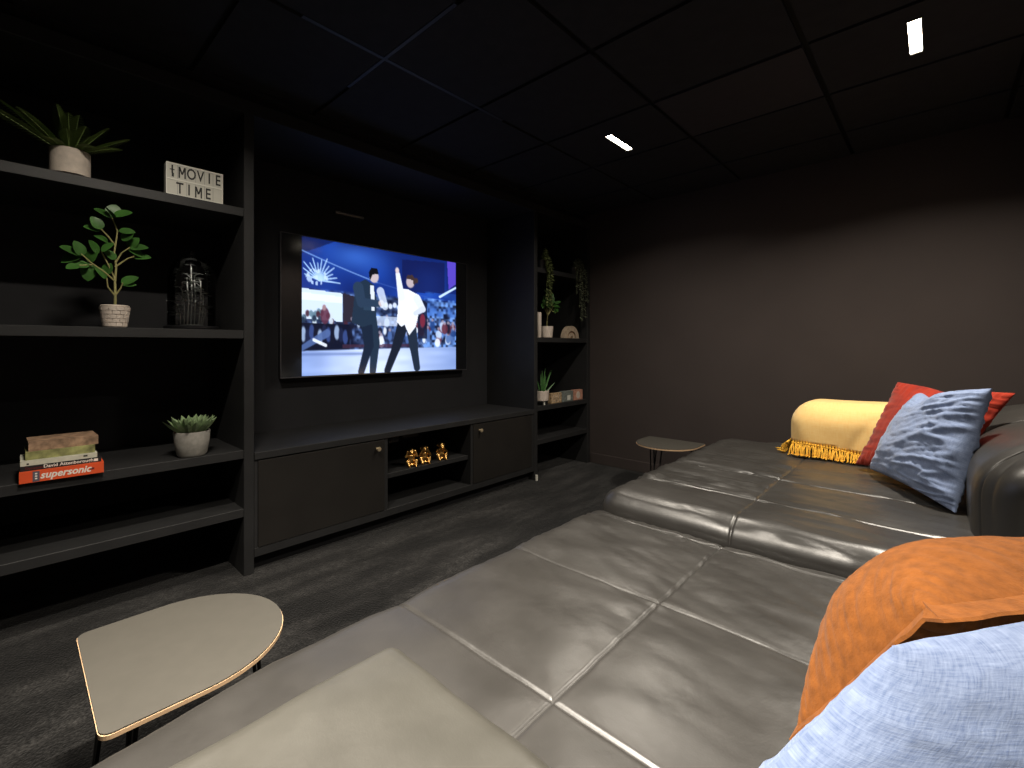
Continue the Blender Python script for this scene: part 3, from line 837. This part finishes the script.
# ------------------------------------------------------------------ side tables
HT = .38
def side_table(label, loc):
    x, y = loc
    t = thing('side_table', label, 'side table', (x, y, 0), 'D-shaped side tables')
    W, L = .45, .395
    def outline(gr):
        pts = []; w = W/2+gr; c0 = .022
        ys_ = L-.225
        for k in range(7):      # rounded corner at (-w, 0)
            a = PI+PI/2*k/6; pts.append((-w+c0+c0*math.cos(a), -gr+c0+c0*math.sin(a)))
        for k in range(7):
            a = 1.5*PI+PI/2*k/6; pts.append((w-c0+c0*math.cos(a), -gr+c0+c0*math.sin(a)))
        for k in range(33):
            a = PI*k/32; pts.append((w*math.cos(a), ys_+(L-ys_+gr)*math.sin(a)))
        return pts
    T = Matrix.Translation((x, y, 0))
    obj('table_top', MB().prism(outline(-.0015), HT-.003, HT, T), 'tabletop', t)
    obj('edge_band', MB().prism(outline(0), HT-.0115, HT-.0031, T), 'plyedge', t)
    for (a, b) in ((-.16, .06), (.16, .06), (0, .33)):
        obj('mounting_plate', MB().box(x+a-.035, x+a+.035, y+b-.03, y+b+.03, HT-.015, HT-.0116), 'blackmetal', t)
    for (a, b, ox, oy) in ((-.16, .06, -.03, -.03), (.16, .06, .03, -.03), (0, .33, 0, .03)):
        # hairpin leg: one bent rod
        d = .03
        px_, py_ = (d, 0)
        pts = [(x+a-px_, y+b, HT-.015), (x+a-px_*.25+ox, y+b+oy, .03), (x+a+ox, y+b+oy, .006), (x+a+px_*.25+ox, y+b+oy, .03), (x+a+px_, y+b, HT-.015)]
        obj('hairpin_leg', MB().tube(pts, .005, 8), 'blackmetal', t, smooth=True)
    return t
st = side_table('taupe D-shaped side table between the near sofa seat and the left bookcase', (-1.357, .108))
s2 = dup(st, (-1.487, 3.50, 0), R(180), label='taupe D-shaped side table beyond the sofa by the end wall', group='D-shaped side tables')

# ------------------------------------------------------------------ pots and plants
def pot(name, label, cat, loc, prof, m, group=None):
    t = thing(name, label, cat, loc, group)
    obj('pot', MB().lathe(prof, loc, 36), m, t, smooth=True, angle=35)
    return t

def frond(mb, base, d, L, W, droop, n=22, tipw=.25):
    """fern frond: a rib with paired leaflets"""
    base = Vector(base); d = Vector(d).normalized(); up = Vector((0, 0, 1))
    sd = d.cross(up)
    sd = sd.normalized() if sd.length > .05 else Vector((1, 0, 0))
    pts = []
    for i in range(n+1):
        t = i/n; pts.append(base+d*(L*t)-up*(droop*L*t*t))
    mb.tube(pts, [.0022*(1-.7*i/n) for i in range(n+1)], 5)
    for i in range(2, n+1):
        t = i/n; w = W*(math.sin(PI*min(1, (.12+.88*t)))**.7)*.5+.003
        tg = (pts[i]-pts[i-1]).normalized()
        for s in (-1, 1):
            dr = (sd*s*1.0+tg*.75+up*.1).normalized()
            mb.leaf(pts[i], dr, up, w, max(.006, L/n*.95), curl=.15, n=3, fold=.25)

# fern on the top shelf
L0 = (-2.50, .155, 1.766)
t = pot('potted_fern', 'potted fern in a round cement pot on the top left shelf', 'potted plant', L0,
        [(0, .0), (.054, 0), (.060, .004), (.060, .098), (.057, .101), (.052, .098), (.051, .085), (0, .085)], 'cement')
obj('soil', MB().lathe([(0, .001), (.050, .0)], (L0[0], L0[1], L0[2]+.086), 24), 'soil', t)
mb = MB()
for (d, L, W, dr) in (((.10, -.86, .62), .30, .10, .20), ((.25, -.93, .52), .30, .09, .08), ((.0, -.72, .70), .25, .085, .10), ((.35, -.6, .6), .20, .08, .12),
                      ((.20, -.20, .97), .185, .075, .03), ((.35, -.05, .92), .165, .075, .08), ((.2, .12, .95), .17, .07, .08), ((.40, .25, .85), .14, .07, .12),
                      ((.20, .55, .80), .18, .075, .08), ((.25, .80, .58), .20, .075, .06), ((.40, .75, .48), .17, .07, .22), ((-.2, .35, .8), .17, .06, .2), ((-.3, -.5, .7), .2, .07, .3),
                      ((.6, -.45, .5), .13, .06, .4), ((.6, .35, .5), .13, .06, .4), ((.55, -.1, .7), .13, .06, .25)):
    frond(mb, (L0[0]+d[0]*.02, L0[1]+d[1]*.02, L0[2]+.085), d, L, W, dr)
obj('fronds', mb, 'fern', t, smooth=True, angle=180)

# small tree in a brick patterned pot
L0 = (-2.50, .289, 1.181)
t = thing('potted_tree', 'small green leafy tree in a pale brick patterned pot on the middle left shelf', 'potted plant', L0)
pm = MB()
prof = [(0, 0), (.036, 0), (.039, .002)]
rows = 5
pm.lathe([(0, 0), (.0355, 0), (.0405, .03), (.0455, .084), (.0475, .088), (.0445, .091), (.041, .088), (.040, .075), (0, .075)], L0, 40)
obj('pot', pm, 'paleceramic', t, smooth=True, angle=35)
br = MB()
for k in range(5):
    z0 = .004+k*.0162; r0 = .0362+.0118*(z0+.008)/.084
    nb = 12
    for q in range(nb):
        a0 = 2*PI*(q+(.5 if k % 2 else 0))/nb; a1 = a0+2*PI/nb*.90
        vs = []; fs = []
        for s in range(4):
            a = a0+(a1-a0)*s/3
            for rr_ in (r0-.001, r0+.0018):
                for zz in (z0, z0+.0142):
                    vs.append((L0[0]+(rr_+(zz-z0)*.14)*math.cos(a), L0[1]+(rr_+(zz-z0)*.14)*math.sin(a), L0[2]+zz))
        for s in range(3):
            i = s*4; j = i+4
            fs += [(i+2, i+3, j+3, j+2), (i+1, i+3, j+3, j+1), (i, i+2, j+2, j)]
        fs += [(0, 1, 3, 2), (12, 14, 15, 13)]
        br.add(vs, fs)
obj('brick_pattern', br, 'paleceramic', t)
obj('soil', MB().lathe([(0, .001), (.040, 0)], (L0[0], L0[1], L0[2]+.076), 24), 'soil', t)
tk = MB(); fo = MB()
def T3(y, z, x=0): return Vector((L0[0]+x, L0[1]+y, L0[2]+z))
tk.tube([T3(0, .07), T3(.001, .13), T3(.0, .19), T3(.004, .25), T3(-.002, .31), T3(0, .33), T3(.008, .40), T3(-.010, .455)], [.0048, .0045, .004, .0035, .003, .003, .0026, .002], 8)
rr = random.Random(12)
branches = [((.0, .13), (-.024, .165), (-.028, .20)), ((.0, .13), (.018, .165), (.022, .185)), ((.002, .19), (-.035, .225), (-.075, .255), (-.105, .285)), ((.0, .20), (-.02, .25), (-.045, .305)),
            ((.003, .27), (.02, .31), (.045, .335)), ((.0, .34), (-.022, .37), (-.045, .395)), ((0, .25), (.04, .29), (.06, .30)), ((-.07, .25), (-.09, .245), (-.11, .24))]
for b_ in branches:
    tk.tube([T3(*q, x=(i*.01)) for i, q in enumerate(b_)], [.0035, .0028, .0024, .002][:len(b_)], 6)
obj('trunk', tk, 'stem', t, smooth=True)
def lv(y, z, dy, dz, L, W, dx=.35, nx_=.7):
    fo.leaf(T3(y, z, rr.uniform(-.01, .03)), (dx*rr.uniform(.4, 1.2), dy, dz), (nx_, rr.uniform(-.3, .3), .8), L*1.08, W*1.5, curl=rr.uniform(.05, .3), n=8, shape=lambda t: math.sin(PI*min(1, .02+.98*t**.8))**.6, fold=.12)
for a in ((-.105, .285, -.9, .35, .062, .036), (-.105, .285, -.75, -.35, .060, .036), (-.10, .28, -.3, .9, .055, .032), (-.075, .255, -.2, -.95, .066, .036), (-.08, .26, .2, .8, .058, .034), (-.08, .25, -.9, -.2, .05, .03),
          (-.05, .30, -.5, .8, .055, .032), (-.045, .305, .5, .6, .050, .030), (-.045, .395, -.9, .1, .050, .030), (-.045, .395, -.4, .75, .05, .03), (-.01, .45, -.8, .45, .058, .032), (-.01, .455, .2, .9, .05, .036), (-.008, .455, .8, .4, .06, .036), (-.008, .45, -.2, .3, .05, .034),
          (.045, .335, .9, .25, .060, .034), (.045, .335, .4, .8, .055, .034), (.045, .335, .8, -.4, .055, .03), (.06, .30, .95, .25, .055, .034), (.022, .185, .7, .55, .058, .034), (.022, .185, .9, .0, .045, .028), (-.028, .20, -.5, .8, .05, .03), (-.03, .22, .3, .9, .045, .03),
          (.01, .40, .9, .0, .05, .03), (.02, .36, .6, .7, .05, .034), (-.02, .35, -.7, .5, .045, .028), (.0, .28, -.5, .6, .045, .03), (-.11, .24, -.9, -.3, .04, .028)):
    lv(*a)
obj('leaves', fo, 'leafgreen', t, smooth=True, angle=180)

# succulent
L0 = (-2.500, .557, .6065)
t = pot('potted_succulent', 'green succulent in a squat grey cement pot on the lower left shelf', 'potted plant', L0,
        [(0, 0), (.050, 0), (.058, .010), (.067, .060), (.071, .108), (.070, .113), (.065, .112), (.062, .095), (0, .095)], 'cementgrey')
obj('soil', MB().lathe([(0, .001), (.061, 0)], (L0[0], L0[1], L0[2]+.096), 24), 'soil', t)
mb = MB(); rr = random.Random(3)
for ring, (nl, el, L, W) in enumerate(((15, 36, .094, .032), (14, 47, .092, .034), (12, 58, .084, .032), (9, 68, .074, .026), (6, 80, .062, .02))):
    for k in range(nl):
        a = 2*PI*(k+.5*(ring % 2))/nl+rr.uniform(-.12, .12); e = R(el+rr.uniform(-6, 6))
        d = (math.cos(a)*math.cos(e), math.sin(a)*math.cos(e), math.sin(e))
        mb.leaf((L0[0]+math.cos(a)*(.034-.006*ring), L0[1]+math.sin(a)*(.034-.006*ring), L0[2]+.097), d, (-d[0]*.6, -d[1]*.6, 1), L*rr.uniform(.9, 1.1), W, curl=-.12, n=7,
                shape=lambda t: (.65+.5*t-.0*t if t < .6 else .95*(1-(t-.6)/.4)**.75+.02), fold=.35, thick=.3)
obj('rosette', mb, 'succ', t, smooth=True, angle=60)

# ------------------------------------------------------------------ light box sign
sb = thing('lightbox_sign', 'white letter box sign reading MOVIE TIME on the top left shelf', 'sign', (-2.46, .561, 1.7665))
bx, by0, by1, bz0, bz1 = -2.46, .453, .670, 1.7665, 1.907
obj('case', MB().box(bx-.042, bx-.003, by0, by1, bz0, bz1, bev=.002, seg=1), 'whiteframe', sb)
obj('face_panel', MB().box(bx-.003, bx-.001, by0+.005, by1-.005, bz0+.005, bz1-.005), 'white', sb)
rl = MB()
for z in (bz0+.0025, (bz0+bz1)/2, bz1-.0025): rl.box(bx-.003, bx+.0012, by0, by1, z-.003, z+.003)
for y in (by0+.002, by1-.002): rl.box(bx-.003, bx+.0010, y-.002, y+.002, bz0, bz1)
obj('rail', rl, 'whiteframe', sb)
for r_, n_ in ((0, 6), (1, 6)):
    z0 = bz0+.007+(.0685 if r_ == 0 else 0); 
    for k in range(1, 6): obj('slot_line', MB().box(bx-.001, bx-.0004, by0+.008+k*.0338-.0005, by0+.008+k*.0338+.0005, z0, z0+.0595), 'greymetal', sb)
zt = bz0+.105; zb = bz0+.033
def letter(ch, y, z):
    if ch != 'M':
        return obj('letter', text_mb(ch, .068, .0008, face_x(bx+.0002, y, z, .66), offset=.0010), 'letter', sb)
    m_ = MB(); F_ = face_x(bx-.0002, y, z)
    w_, h_, k_ = .0135, .0245, .0055
    m_.prism([(-w_, -h_), (-w_+k_, -h_), (-w_+k_, h_), (-w_, h_)], 0, .0008, F_).prism([(w_-k_, -h_), (w_, -h_), (w_, h_), (w_-k_, h_)], 0, .0008, F_)
    m_.prism([(-w_, h_), (-.003, -.008), (.003, -.008), (-w_+k_+.001, h_)], 0, .0008, F_).prism([(w_-k_-.001, h_), (-.003, -.008), (.003, -.008), (w_, h_)], 0, .0008, F_)
    return obj('letter', m_, 'letter', sb)
for i, ch in enumerate('MOVIE'):
    letter(ch, by0+.0585+i*.0345, zt)
g = MB()   # the narrow sign before the word: an upright stroke with a foot and a bar
g.box(bx-.0002, bx+.0006, by0+.0195, by0+.0255, zt-.010, zt+.026).box(bx-.0002, bx+.0006, by0+.0205, by0+.0285, zt-.025, zt-.008).box(bx-.0002, bx+.0006, by0+.0135, by0+.031, zt+.004, zt+.008)
obj('letter', g, 'letter', sb)
for ch, y in (('T', .050), ('I', .084), ('M', .120), ('E', .157)):
    letter(ch, by0+y, zb)

# ------------------------------------------------------------------ glass cloche
L0 = (-2.57, .572, 1.1815)
t = thing('glass_cloche', 'clear glass dome with pale dried stems on a black base on the middle left shelf', 'glass dome', L0)
obj('base', MB().lathe([(0, 0), (.106, 0), (.109, .004), (.109, .012), (.105, .016), (0, .016)], L0, 48), 'blackplastic', t, smooth=True, angle=35)
zo = L0[2]+.0165
pr = []
for k in range(4): pr.append((.094, .22*k/3))
for k in range(1, 13):
    a = PI/2*k/12; pr.append((.094*math.cos(a), .22+.11*math.sin(a)))
obj('dome', MB().lathe(pr, (L0[0], L0[1], zo), 48), 'glass', t, smooth=True, angle=180)
obj('dome_knob', MB().ball((L0[0], L0[1], zo+.342), (.012, .012, .013), 16), 'glass', t, smooth=True)
obj('inner_plate', MB().lathe([(0, 0), (.045, 0), (.048, .003), (.045, .006), (0, .006)], (L0[0], L0[1], zo), 32), 'silver', t, smooth=True)
mb = MB(); rr = random.Random(21)
for (dy, dx, h) in ((-.042, .02, .16), (-.010, .03, .275), (.012, -.01, .24), (.040, .02, .15), (.052, 0, .11), (-.058, .01, .10), (.026, .04, .21), (-.028, .04, .22)):
    bp = Vector((L0[0]+dx*.5, L0[1]+dy*.8, zo+.006)); tp = Vector((L0[0]+dx, L0[1]+dy, zo+h))
    mb.tube([bp, (bp+tp)/2+Vector((.004, .004, 0)), tp], [.0036, .003, .0024], 6)
    for q in range(9):
        tt = rr.uniform(.35, 1); p = bp.lerp(tp, tt)
        a = rr.uniform(0, 2*PI)
        e = p+Vector((math.cos(a)*.024, math.sin(a)*.024, rr.uniform(.0, .022)))
        mb.tube([p, (p+e)/2+Vector((0, 0, .005)), e], [.0014, .0012, .001], 5)
        for l in range(4):
            b_ = rr.uniform(0, 2*PI); mb.leaf(e, (math.cos(b_), math.sin(b_), .3), (0, 0, 1), .022, .015, curl=.3, n=3)
obj('dried_stems', mb, 'silver', t, smooth=True, angle=180)

# ------------------------------------------------------------------ books (a stack, spines to the room)
zz = .606
spec = [('orange book with white spine lettering, bottom of the shelf stack', 'orangebook', .017, .246, .041, -2.423, -1.5, .17),
        ('black book with small white spine lettering on top of the orange book', 'blackbook', .020, .240, .018, -2.435, -1.0, .16),
        ('cream spined book between the black book and the olive one', 'creambook', .020, .228, .019, -2.436, -.5, .16),
        ('olive green patterned book under the tan floral book', 'greenbook', .033, .222, .029, -2.442, 0, .15),
        ('tan floral patterned book on top of the stack', 'tanbook', .041, .233, .034, -2.452, 1.5, .15)]
for i, (lab, m, y0, y1, th, xf, rot, dep) in enumerate(spec):
    t = thing('book', lab, 'book', (xf, (y0+y1)/2, zz), 'books stacked on the lower left shelf')
    c = .0025
    cv = MB(); cv.box(xf-dep, xf, y0, y1, zz, zz+c).box(xf-dep, xf, y0, y1, zz+th-c, zz+th).box(xf-.003, xf, y0, y1, zz+c, zz+th-c)
    obj('cover', cv, m, t)
    obj('pages', MB().box(xf-dep+.004, xf-.003, y0+.004, y1-.004, zz+c, zz+th-c), 'paper', t)
    ym = (y0+y1)/2; zm = zz+th/2
    if i == 0:
        obj('spine_title', text_mb('supersonic', .036, .0006, face_x(xf+.0003, y0+.122, zm+.001, .88), shear=.25, offset=.0009), 'letterwhite', t)
        obj('publisher_mark', MB().box(xf, xf+.0005, y0+.034, y0+.052, zz+.002, zz+th-.002), 'letterblue', t)
        dots = MB()
        for q in range(3): dots.box(xf+.0005, xf+.0009, y0+.040, y0+.046, zz+.010+q*.009, zz+.015+q*.009)
        obj('mark_print', dots, 'letterwhite', t)
        obj('spine_dot', MB().box(xf, xf+.0005, y1-.040, y1-.028, zm-.004, zm+.004), 'letterdark', t)
    if i == 1:
        obj('spine_title', text_mb('David Attenborough', .0165, .0005, face_x(xf+.0003, y0+.128, zm+.001), offset=.0003), 'letterwhite', t)
        obj('spine_subtitle', text_mb('Dynasties', .012, .0005, face_x(xf+.0003, y0+.036, zm)), 'letterdark', t)
        obj('publisher_mark', MB().box(xf, xf+.0005, y1-.022, y1-.010, zm-.005, zm+.005), 'letterwhite', t)
    if i == 2:
        obj('publisher_mark', MB().box(xf, xf+.0005, y0+.016, y0+.022, zm-.006, zm), 'letter', t)
        obj('spine_mark', MB().box(xf, xf+.0005, y1-.040, y1-.028, zm-.002, zm+.004), 'letter', t)
    t.rotation_euler.z = R(rot)
    zz += th+.0006

# ------------------------------------------------------------------ three gold monkeys
def monkey(y, pose, lab):
    c = Vector((-2.52, y, .3255))
    t = thing('monkey_figurine', lab, 'figurine', c, 'gold monkey figurines in the cabinet bay')
    mb = MB(); C = lambda x, yy, z: (c.x+x, c.y+yy, c.z+z)
    mb.ball(C(-.006, 0, .036), (.027, .028, .036), 14).ball(C(-.002, 0, .060), (.022, .024, .024), 14)
    mb.ball(C(.004, 0, .096), (.0215, .021, .022), 14).ball(C(.020, 0, .090), (.012, .013, .011), 12)      # head, muzzle
    mb.ball(C(.017, 0, .103), (.009, .015, .006), 10)                                                      # brow
    for s in (-1, 1):
        mb.ball(C(.0, s*.022, .098), (.005, .009, .010), 10)                                               # ear
        mb.tube([C(-.004, s*.022, .014), C(.026, s*.030, .036), C(.034, s*.022, .010)], [.013, .011, .009], 10)   # bent leg
        mb.ball(C(.038, s*.022, .006), (.016, .009, .006), 10)                                             # foot
        hand = {'see': (.024, s*.009, .101), 'hear': (.008, s*.026, .096), 'speak': (.032, s*.006, .086)}[pose]
        mb.tube([C(-.002, s*.024, .068), C(.014, s*.037, .052 if pose != 'hear' else .062), C(*hand)], [.0095, .0085, .007], 10)
        mb.ball(C(*hand), (.008, .008, .009), 10)
    mb.ball(C(-.004, 0, .010), (.030, .032, .010), 14)
    o = obj('body', mb, 'gold', t, smooth=True, angle=180)
    r_ = o.modifiers.new('one_surface', 'REMESH'); r_.mode = 'VOXEL'; r_.voxel_size = .0026; r_.use_smooth_shade = True
    t.rotation_euler.z = R(-20)
monkey(1.763, 'hear', 'gold monkey figurine nearest the left cabinet door')
monkey(1.868, 'see', 'gold monkey figurine in the middle of the three')
monkey(2.010, 'speak', 'gold monkey figurine nearest the right cabinet door')

# ------------------------------------------------------------------ right bookcase contents
ZB = 1.1805
def trailing(lab, loc, m, strands, seed, zt):
    t = thing('trailing_plant', lab, 'potted plant', loc, 'trailing plants on the far bookcase')
    obj('pot', MB().lathe([(0, 0), (.042, 0), (.052, .075), (.054, .08), (.050, .08), (.047, .066), (0, .066)], loc, 28), 'blackplastic', t, smooth=True, angle=35)
    vb = MB(); lb_ = MB(); rr = random.Random(seed)
    for (dx, dy, up, dn) in strands:
        p0 = Vector((loc[0]+dx*.2, loc[1]+dy*.3, loc[2]+.07))
        p1 = Vector((loc[0]+dx*.7, loc[1]+dy*.75, loc[2]+.07+up)); p2 = Vector((max(loc[0]+dx, XF+.012), loc[1]+dy, loc[2]+.02))
        pts = [p0, (p0+p1)/2+Vector((0, 0, up*.4)), p1, p2]
        z = p2.z
        q = Vector(p2)
        while q.z > loc[2]-dn:
            q = q+Vector((rr.uniform(-.004, .006), rr.uniform(-.007, .007), -.03)); q.x = max(q.x, XF+.010); pts.append(q.copy())
        vb.tube(pts, .0015, 5)
        for i in range(1, len(pts)):
            a, b = pts[i-1], pts[i]
            nn = max(2, int((b-a).length/.010))
            for k in range(nn):
                p = a.lerp(b, k/nn)
                an = rr.uniform(-1.2, 1.2)
                lb_.leaf(p, (math.cos(an)*.9, math.sin(an)*1.2+rr.uniform(-.4, .4), rr.uniform(-.7, .45)), (.4, rr.uniform(-.5, .5), .8), rr.uniform(.016, .026), rr.uniform(.011, .016), curl=.25, n=4)
    obj('vine_stems', vb, m, t, smooth=True); obj('leaves', lb_, m, t, smooth=True, angle=180)
    return t
trailing('trailing green plant hanging at the left side of the far bookcase', (-2.515, 3.095, 1.766), 'vine',
         [(.08, -.035, .07, .27), (.085, -.01, .085, .36), (.08, .015, .10, .30), (.085, .03, .06, .20), (.085, -.02, .11, .32), (.08, .005, .09, .36), (.082, .04, .05, .12)], 5, 0)
trailing('grey green trailing plant hanging at the right side of the far bookcase', (-2.515, 3.575, 1.766), 'vinegrey',
         [(.08, -.075, .06, .16), (.085, -.03, .08, .28), (.08, .0, .09, .41), (.085, .03, .08, .38), (.085, .06, .07, .24), (.08, .085, .05, .22), (.085, .015, .06, .40), (.085, -.055, .05, .12)], 9, 0)

t = thing('candle', 'pale pink pillar candle beside the small potted tree on the far bookcase', 'candle', (-2.50, 3.055, ZB))
obj('wax', MB().lathe([(0, 0), (.018, 0), (.019, .002), (.019, .214), (.017, .217), (0, .214)], (-2.50, 3.055, ZB), 24), 'paleceramic', t, smooth=True, angle=35)
obj('wick', MB().tube([(-2.50, 3.055, ZB+.213), (-2.499, 3.055, ZB+.222)], .0012, 6), 'letter', t)

L0 = (-2.50, 3.160, ZB)
t = pot('potted_tree', 'small branching plant in a pale pot beside the candle on the far bookcase', 'potted plant', L0,
        [(0, 0), (.044, 0), (.048, .004), (.056, .095), (.055, .099), (.051, .097), (.049, .085), (0, .085)], 'paleceramic')
obj('soil', MB().lathe([(0, .001), (.049, 0)], (L0[0], L0[1], L0[2]+.086), 24), 'soil', t)
tk = MB(); fo = MB(); rr = random.Random(31)
tk.tube([T3(-.0, .08), T3(.004, .15), T3(.01, .19)], [.005, .0045, .004], 8)
for (y, z) in ((-.055, .30), (-.03, .36), (.02, .34), (.07, .30), (.10, .29), (-.01, .28)):
    tk.tube([T3(.01, .19), T3(y*.5+.004, (z+.19)/2-.005), T3(y, z)], [.004, .003, .002], 6)
    for q in range(6):
        a = rr.uniform(0, 2*PI)
        fo.leaf(T3(y+rr.uniform(-.01, .01), z+rr.uniform(-.03, .02), rr.uniform(-.01, .03)), (rr.uniform(.1, .8), math.cos(a), math.sin(a)*.8), (.7, 0, .7), .058, .036, curl=.15, n=6, shape=lambda t: math.sin(PI*min(1, .02+.98*t**.8))**.6)
obj('trunk', tk, 'stem', t, smooth=True); obj('leaves', fo, 'leafgreen', t, smooth=True, angle=180)

# arch ornament: nested arches
t = thing('arch_ornament', 'beige stoneware arch ornament beside the small plant on the far bookcase', 'ornament', (-2.475, 3.468, ZB))
def arch(ri, ro, m, nm, d):
    vs = []; fs = []; n = 24
    for i in range(n+1):
        a = PI*i/n
        for r_ in (ri, ro):
            for x in (-2.475-d, -2.475+d):
                vs.append((x, 3.468-r_*math.cos(a), ZB+r_*math.sin(a)))
    for i in range(n):
        p, q = i*4, i*4+4
        fs += [(p, p+1, q+1, q), (p+2, q+2, q+3, p+3), (p, q, q+2, p+2), (p+1, p+3, q+3, q+1)]
    fs += [(0, 2, 3, 1), (n*4, n*4+1, n*4+3, n*4+2)]
    obj(nm, MB().add(vs, fs), m, t)
arch(.066, .112, 'arch', 'outer_arch', .022); arch(.050, .0655, 'archinner', 'middle_arch', .012); arch(.020, .0495, 'arch', 'inner_arch', .020); arch(.0, .0195, 'archinner', 'core', .012)

# spiky plant in a footed pot
ZS = .6055
L0 = (-2.50, 3.085, ZS)
t = thing('potted_aloe', 'spiky green plant in a tapered pale footed pot on the far bookcase', 'potted plant', L0)
obj('pot', MB().lathe([(0, .034), (.055, .034), (.060, .038), (.066, .118), (.064, .121), (.060, .118), (.058, .10), (0, .10)], L0, 32), 'paleceramic', t, smooth=True, angle=35)
for k in range(3):
    a = 2*PI*k/3-.3
    obj('pot_leg', MB().tube([(L0[0]+.040*math.cos(a), L0[1]+.040*math.sin(a), ZS+.036), (L0[0]+.046*math.cos(a), L0[1]+.046*math.sin(a), ZS)], [.007, .006], 10), 'whiteframe', t)
obj('soil', MB().lathe([(0, .001), (.057, 0)], (L0[0], L0[1], ZS+.101), 24), 'soil', t)
mb = MB()
for (dy, dx, h, W) in ((-.012, .01, .20, .022), (.014, .012, .215, .022), (.058, .02, .185, .02), (.085, .01, .19, .018), (.04, .0, .15, .022), (-.03, .02, .14, .022), (.0, .03, .12, .026), (.10, .03, .09, .018), (-.05, 0, .11, .02), (.03, -.03, .17, .02)):
    d = Vector((dx, dy, h)); mb.leaf((L0[0]+dx*.5, L0[1]+dy*.3, ZS+.10), d, (1, 0, .2), d.length, W, curl=-.05, n=7, shape=lambda t: (.8+.3*t if t < .4 else .92*(1-(t-.4)/.6)**.8+.02), fold=.3, thick=.3)
obj('leaves', mb, 'aloe', t, smooth=True, angle=60)

# three small picture blocks
for (y0, y1, h, m, lab, seed) in ((3.185, 3.335, .088, 'blocktan', 'tan picture block beside the spiky plant on the far bookcase', 1),
                                  (3.345, 3.512, .094, 'blockgrey', 'grey picture block with a pale square in the middle of the three blocks', 2),
                                  (3.525, 3.668, .095, 'blockrose', 'rose picture block at the right end of the far bookcase shelf', 3)):
    x = -2.47
    t = thing('picture_block', lab, 'ornament', (x, (y0+y1)/2, ZS), 'picture blocks on the far bookcase')
    obj('block', MB().box(x-.04, x, y0, y1, ZS, ZS+h, bev=.002, seg=1), m, t)
    pb = MB()
    if seed == 1:
        for k in range(4): pb.tube([(x+.001, y0+.025+k*.032, ZS+.012), (x+.001, y0+.018+k*.03, ZS+.05), (x+.001, y0+.032+k*.03, ZS+.075)], .0022, 5)
    elif seed == 2:
        pb.box(x, x+.001, y0+.075, y0+.125, ZS+.012, ZS+.055).box(x+.001, x+.0015, y0+.096, y0+.102, ZS+.014, ZS+.053)
    else:
        pb.prism([(y0+.068+.030*math.cos(a), ZS+.047+.034*math.sin(a)) for a in [2*PI*k/20 for k in range(20)]], 0, .001,
                 Matrix(((0, 0, 1, x), (1, 0, 0, 0), (0, 1, 0, 0), (0, 0, 0, 1))))
    obj('print', pb, {1: 'cement', 2: 'whiteframe', 3: 'paleceramic'}[seed], t)

# ------------------------------------------------------------------ world, camera, view
w = bpy.data.worlds.new('world'); SC.world = w; w.use_nodes = True
w.node_tree.nodes['Background'].inputs[0].default_value = (.9, .85, .8, 1)
w.node_tree.nodes['Background'].inputs[1].default_value = 0.0
cam = bpy.data.cameras.new('camera'); co = bpy.data.objects.new('camera', cam); COL.objects.link(co)
cam.sensor_width = 36; cam.sensor_fit = 'HORIZONTAL'; cam.lens = 461/1024*36
cam.shift_y = -(384-347)/1024
cam.clip_start = .02
co.location = (0, 0, 1.1)
co.rotation_euler = (R(90), 0, math.atan2(425, 461))
SC.camera = co
SC.view_settings.view_transform = 'Standard'; SC.view_settings.look = 'None'
SC.view_settings.exposure = 0; SC.view_settings.gamma = 1; SC.view_settings.use_curve_mapping = False
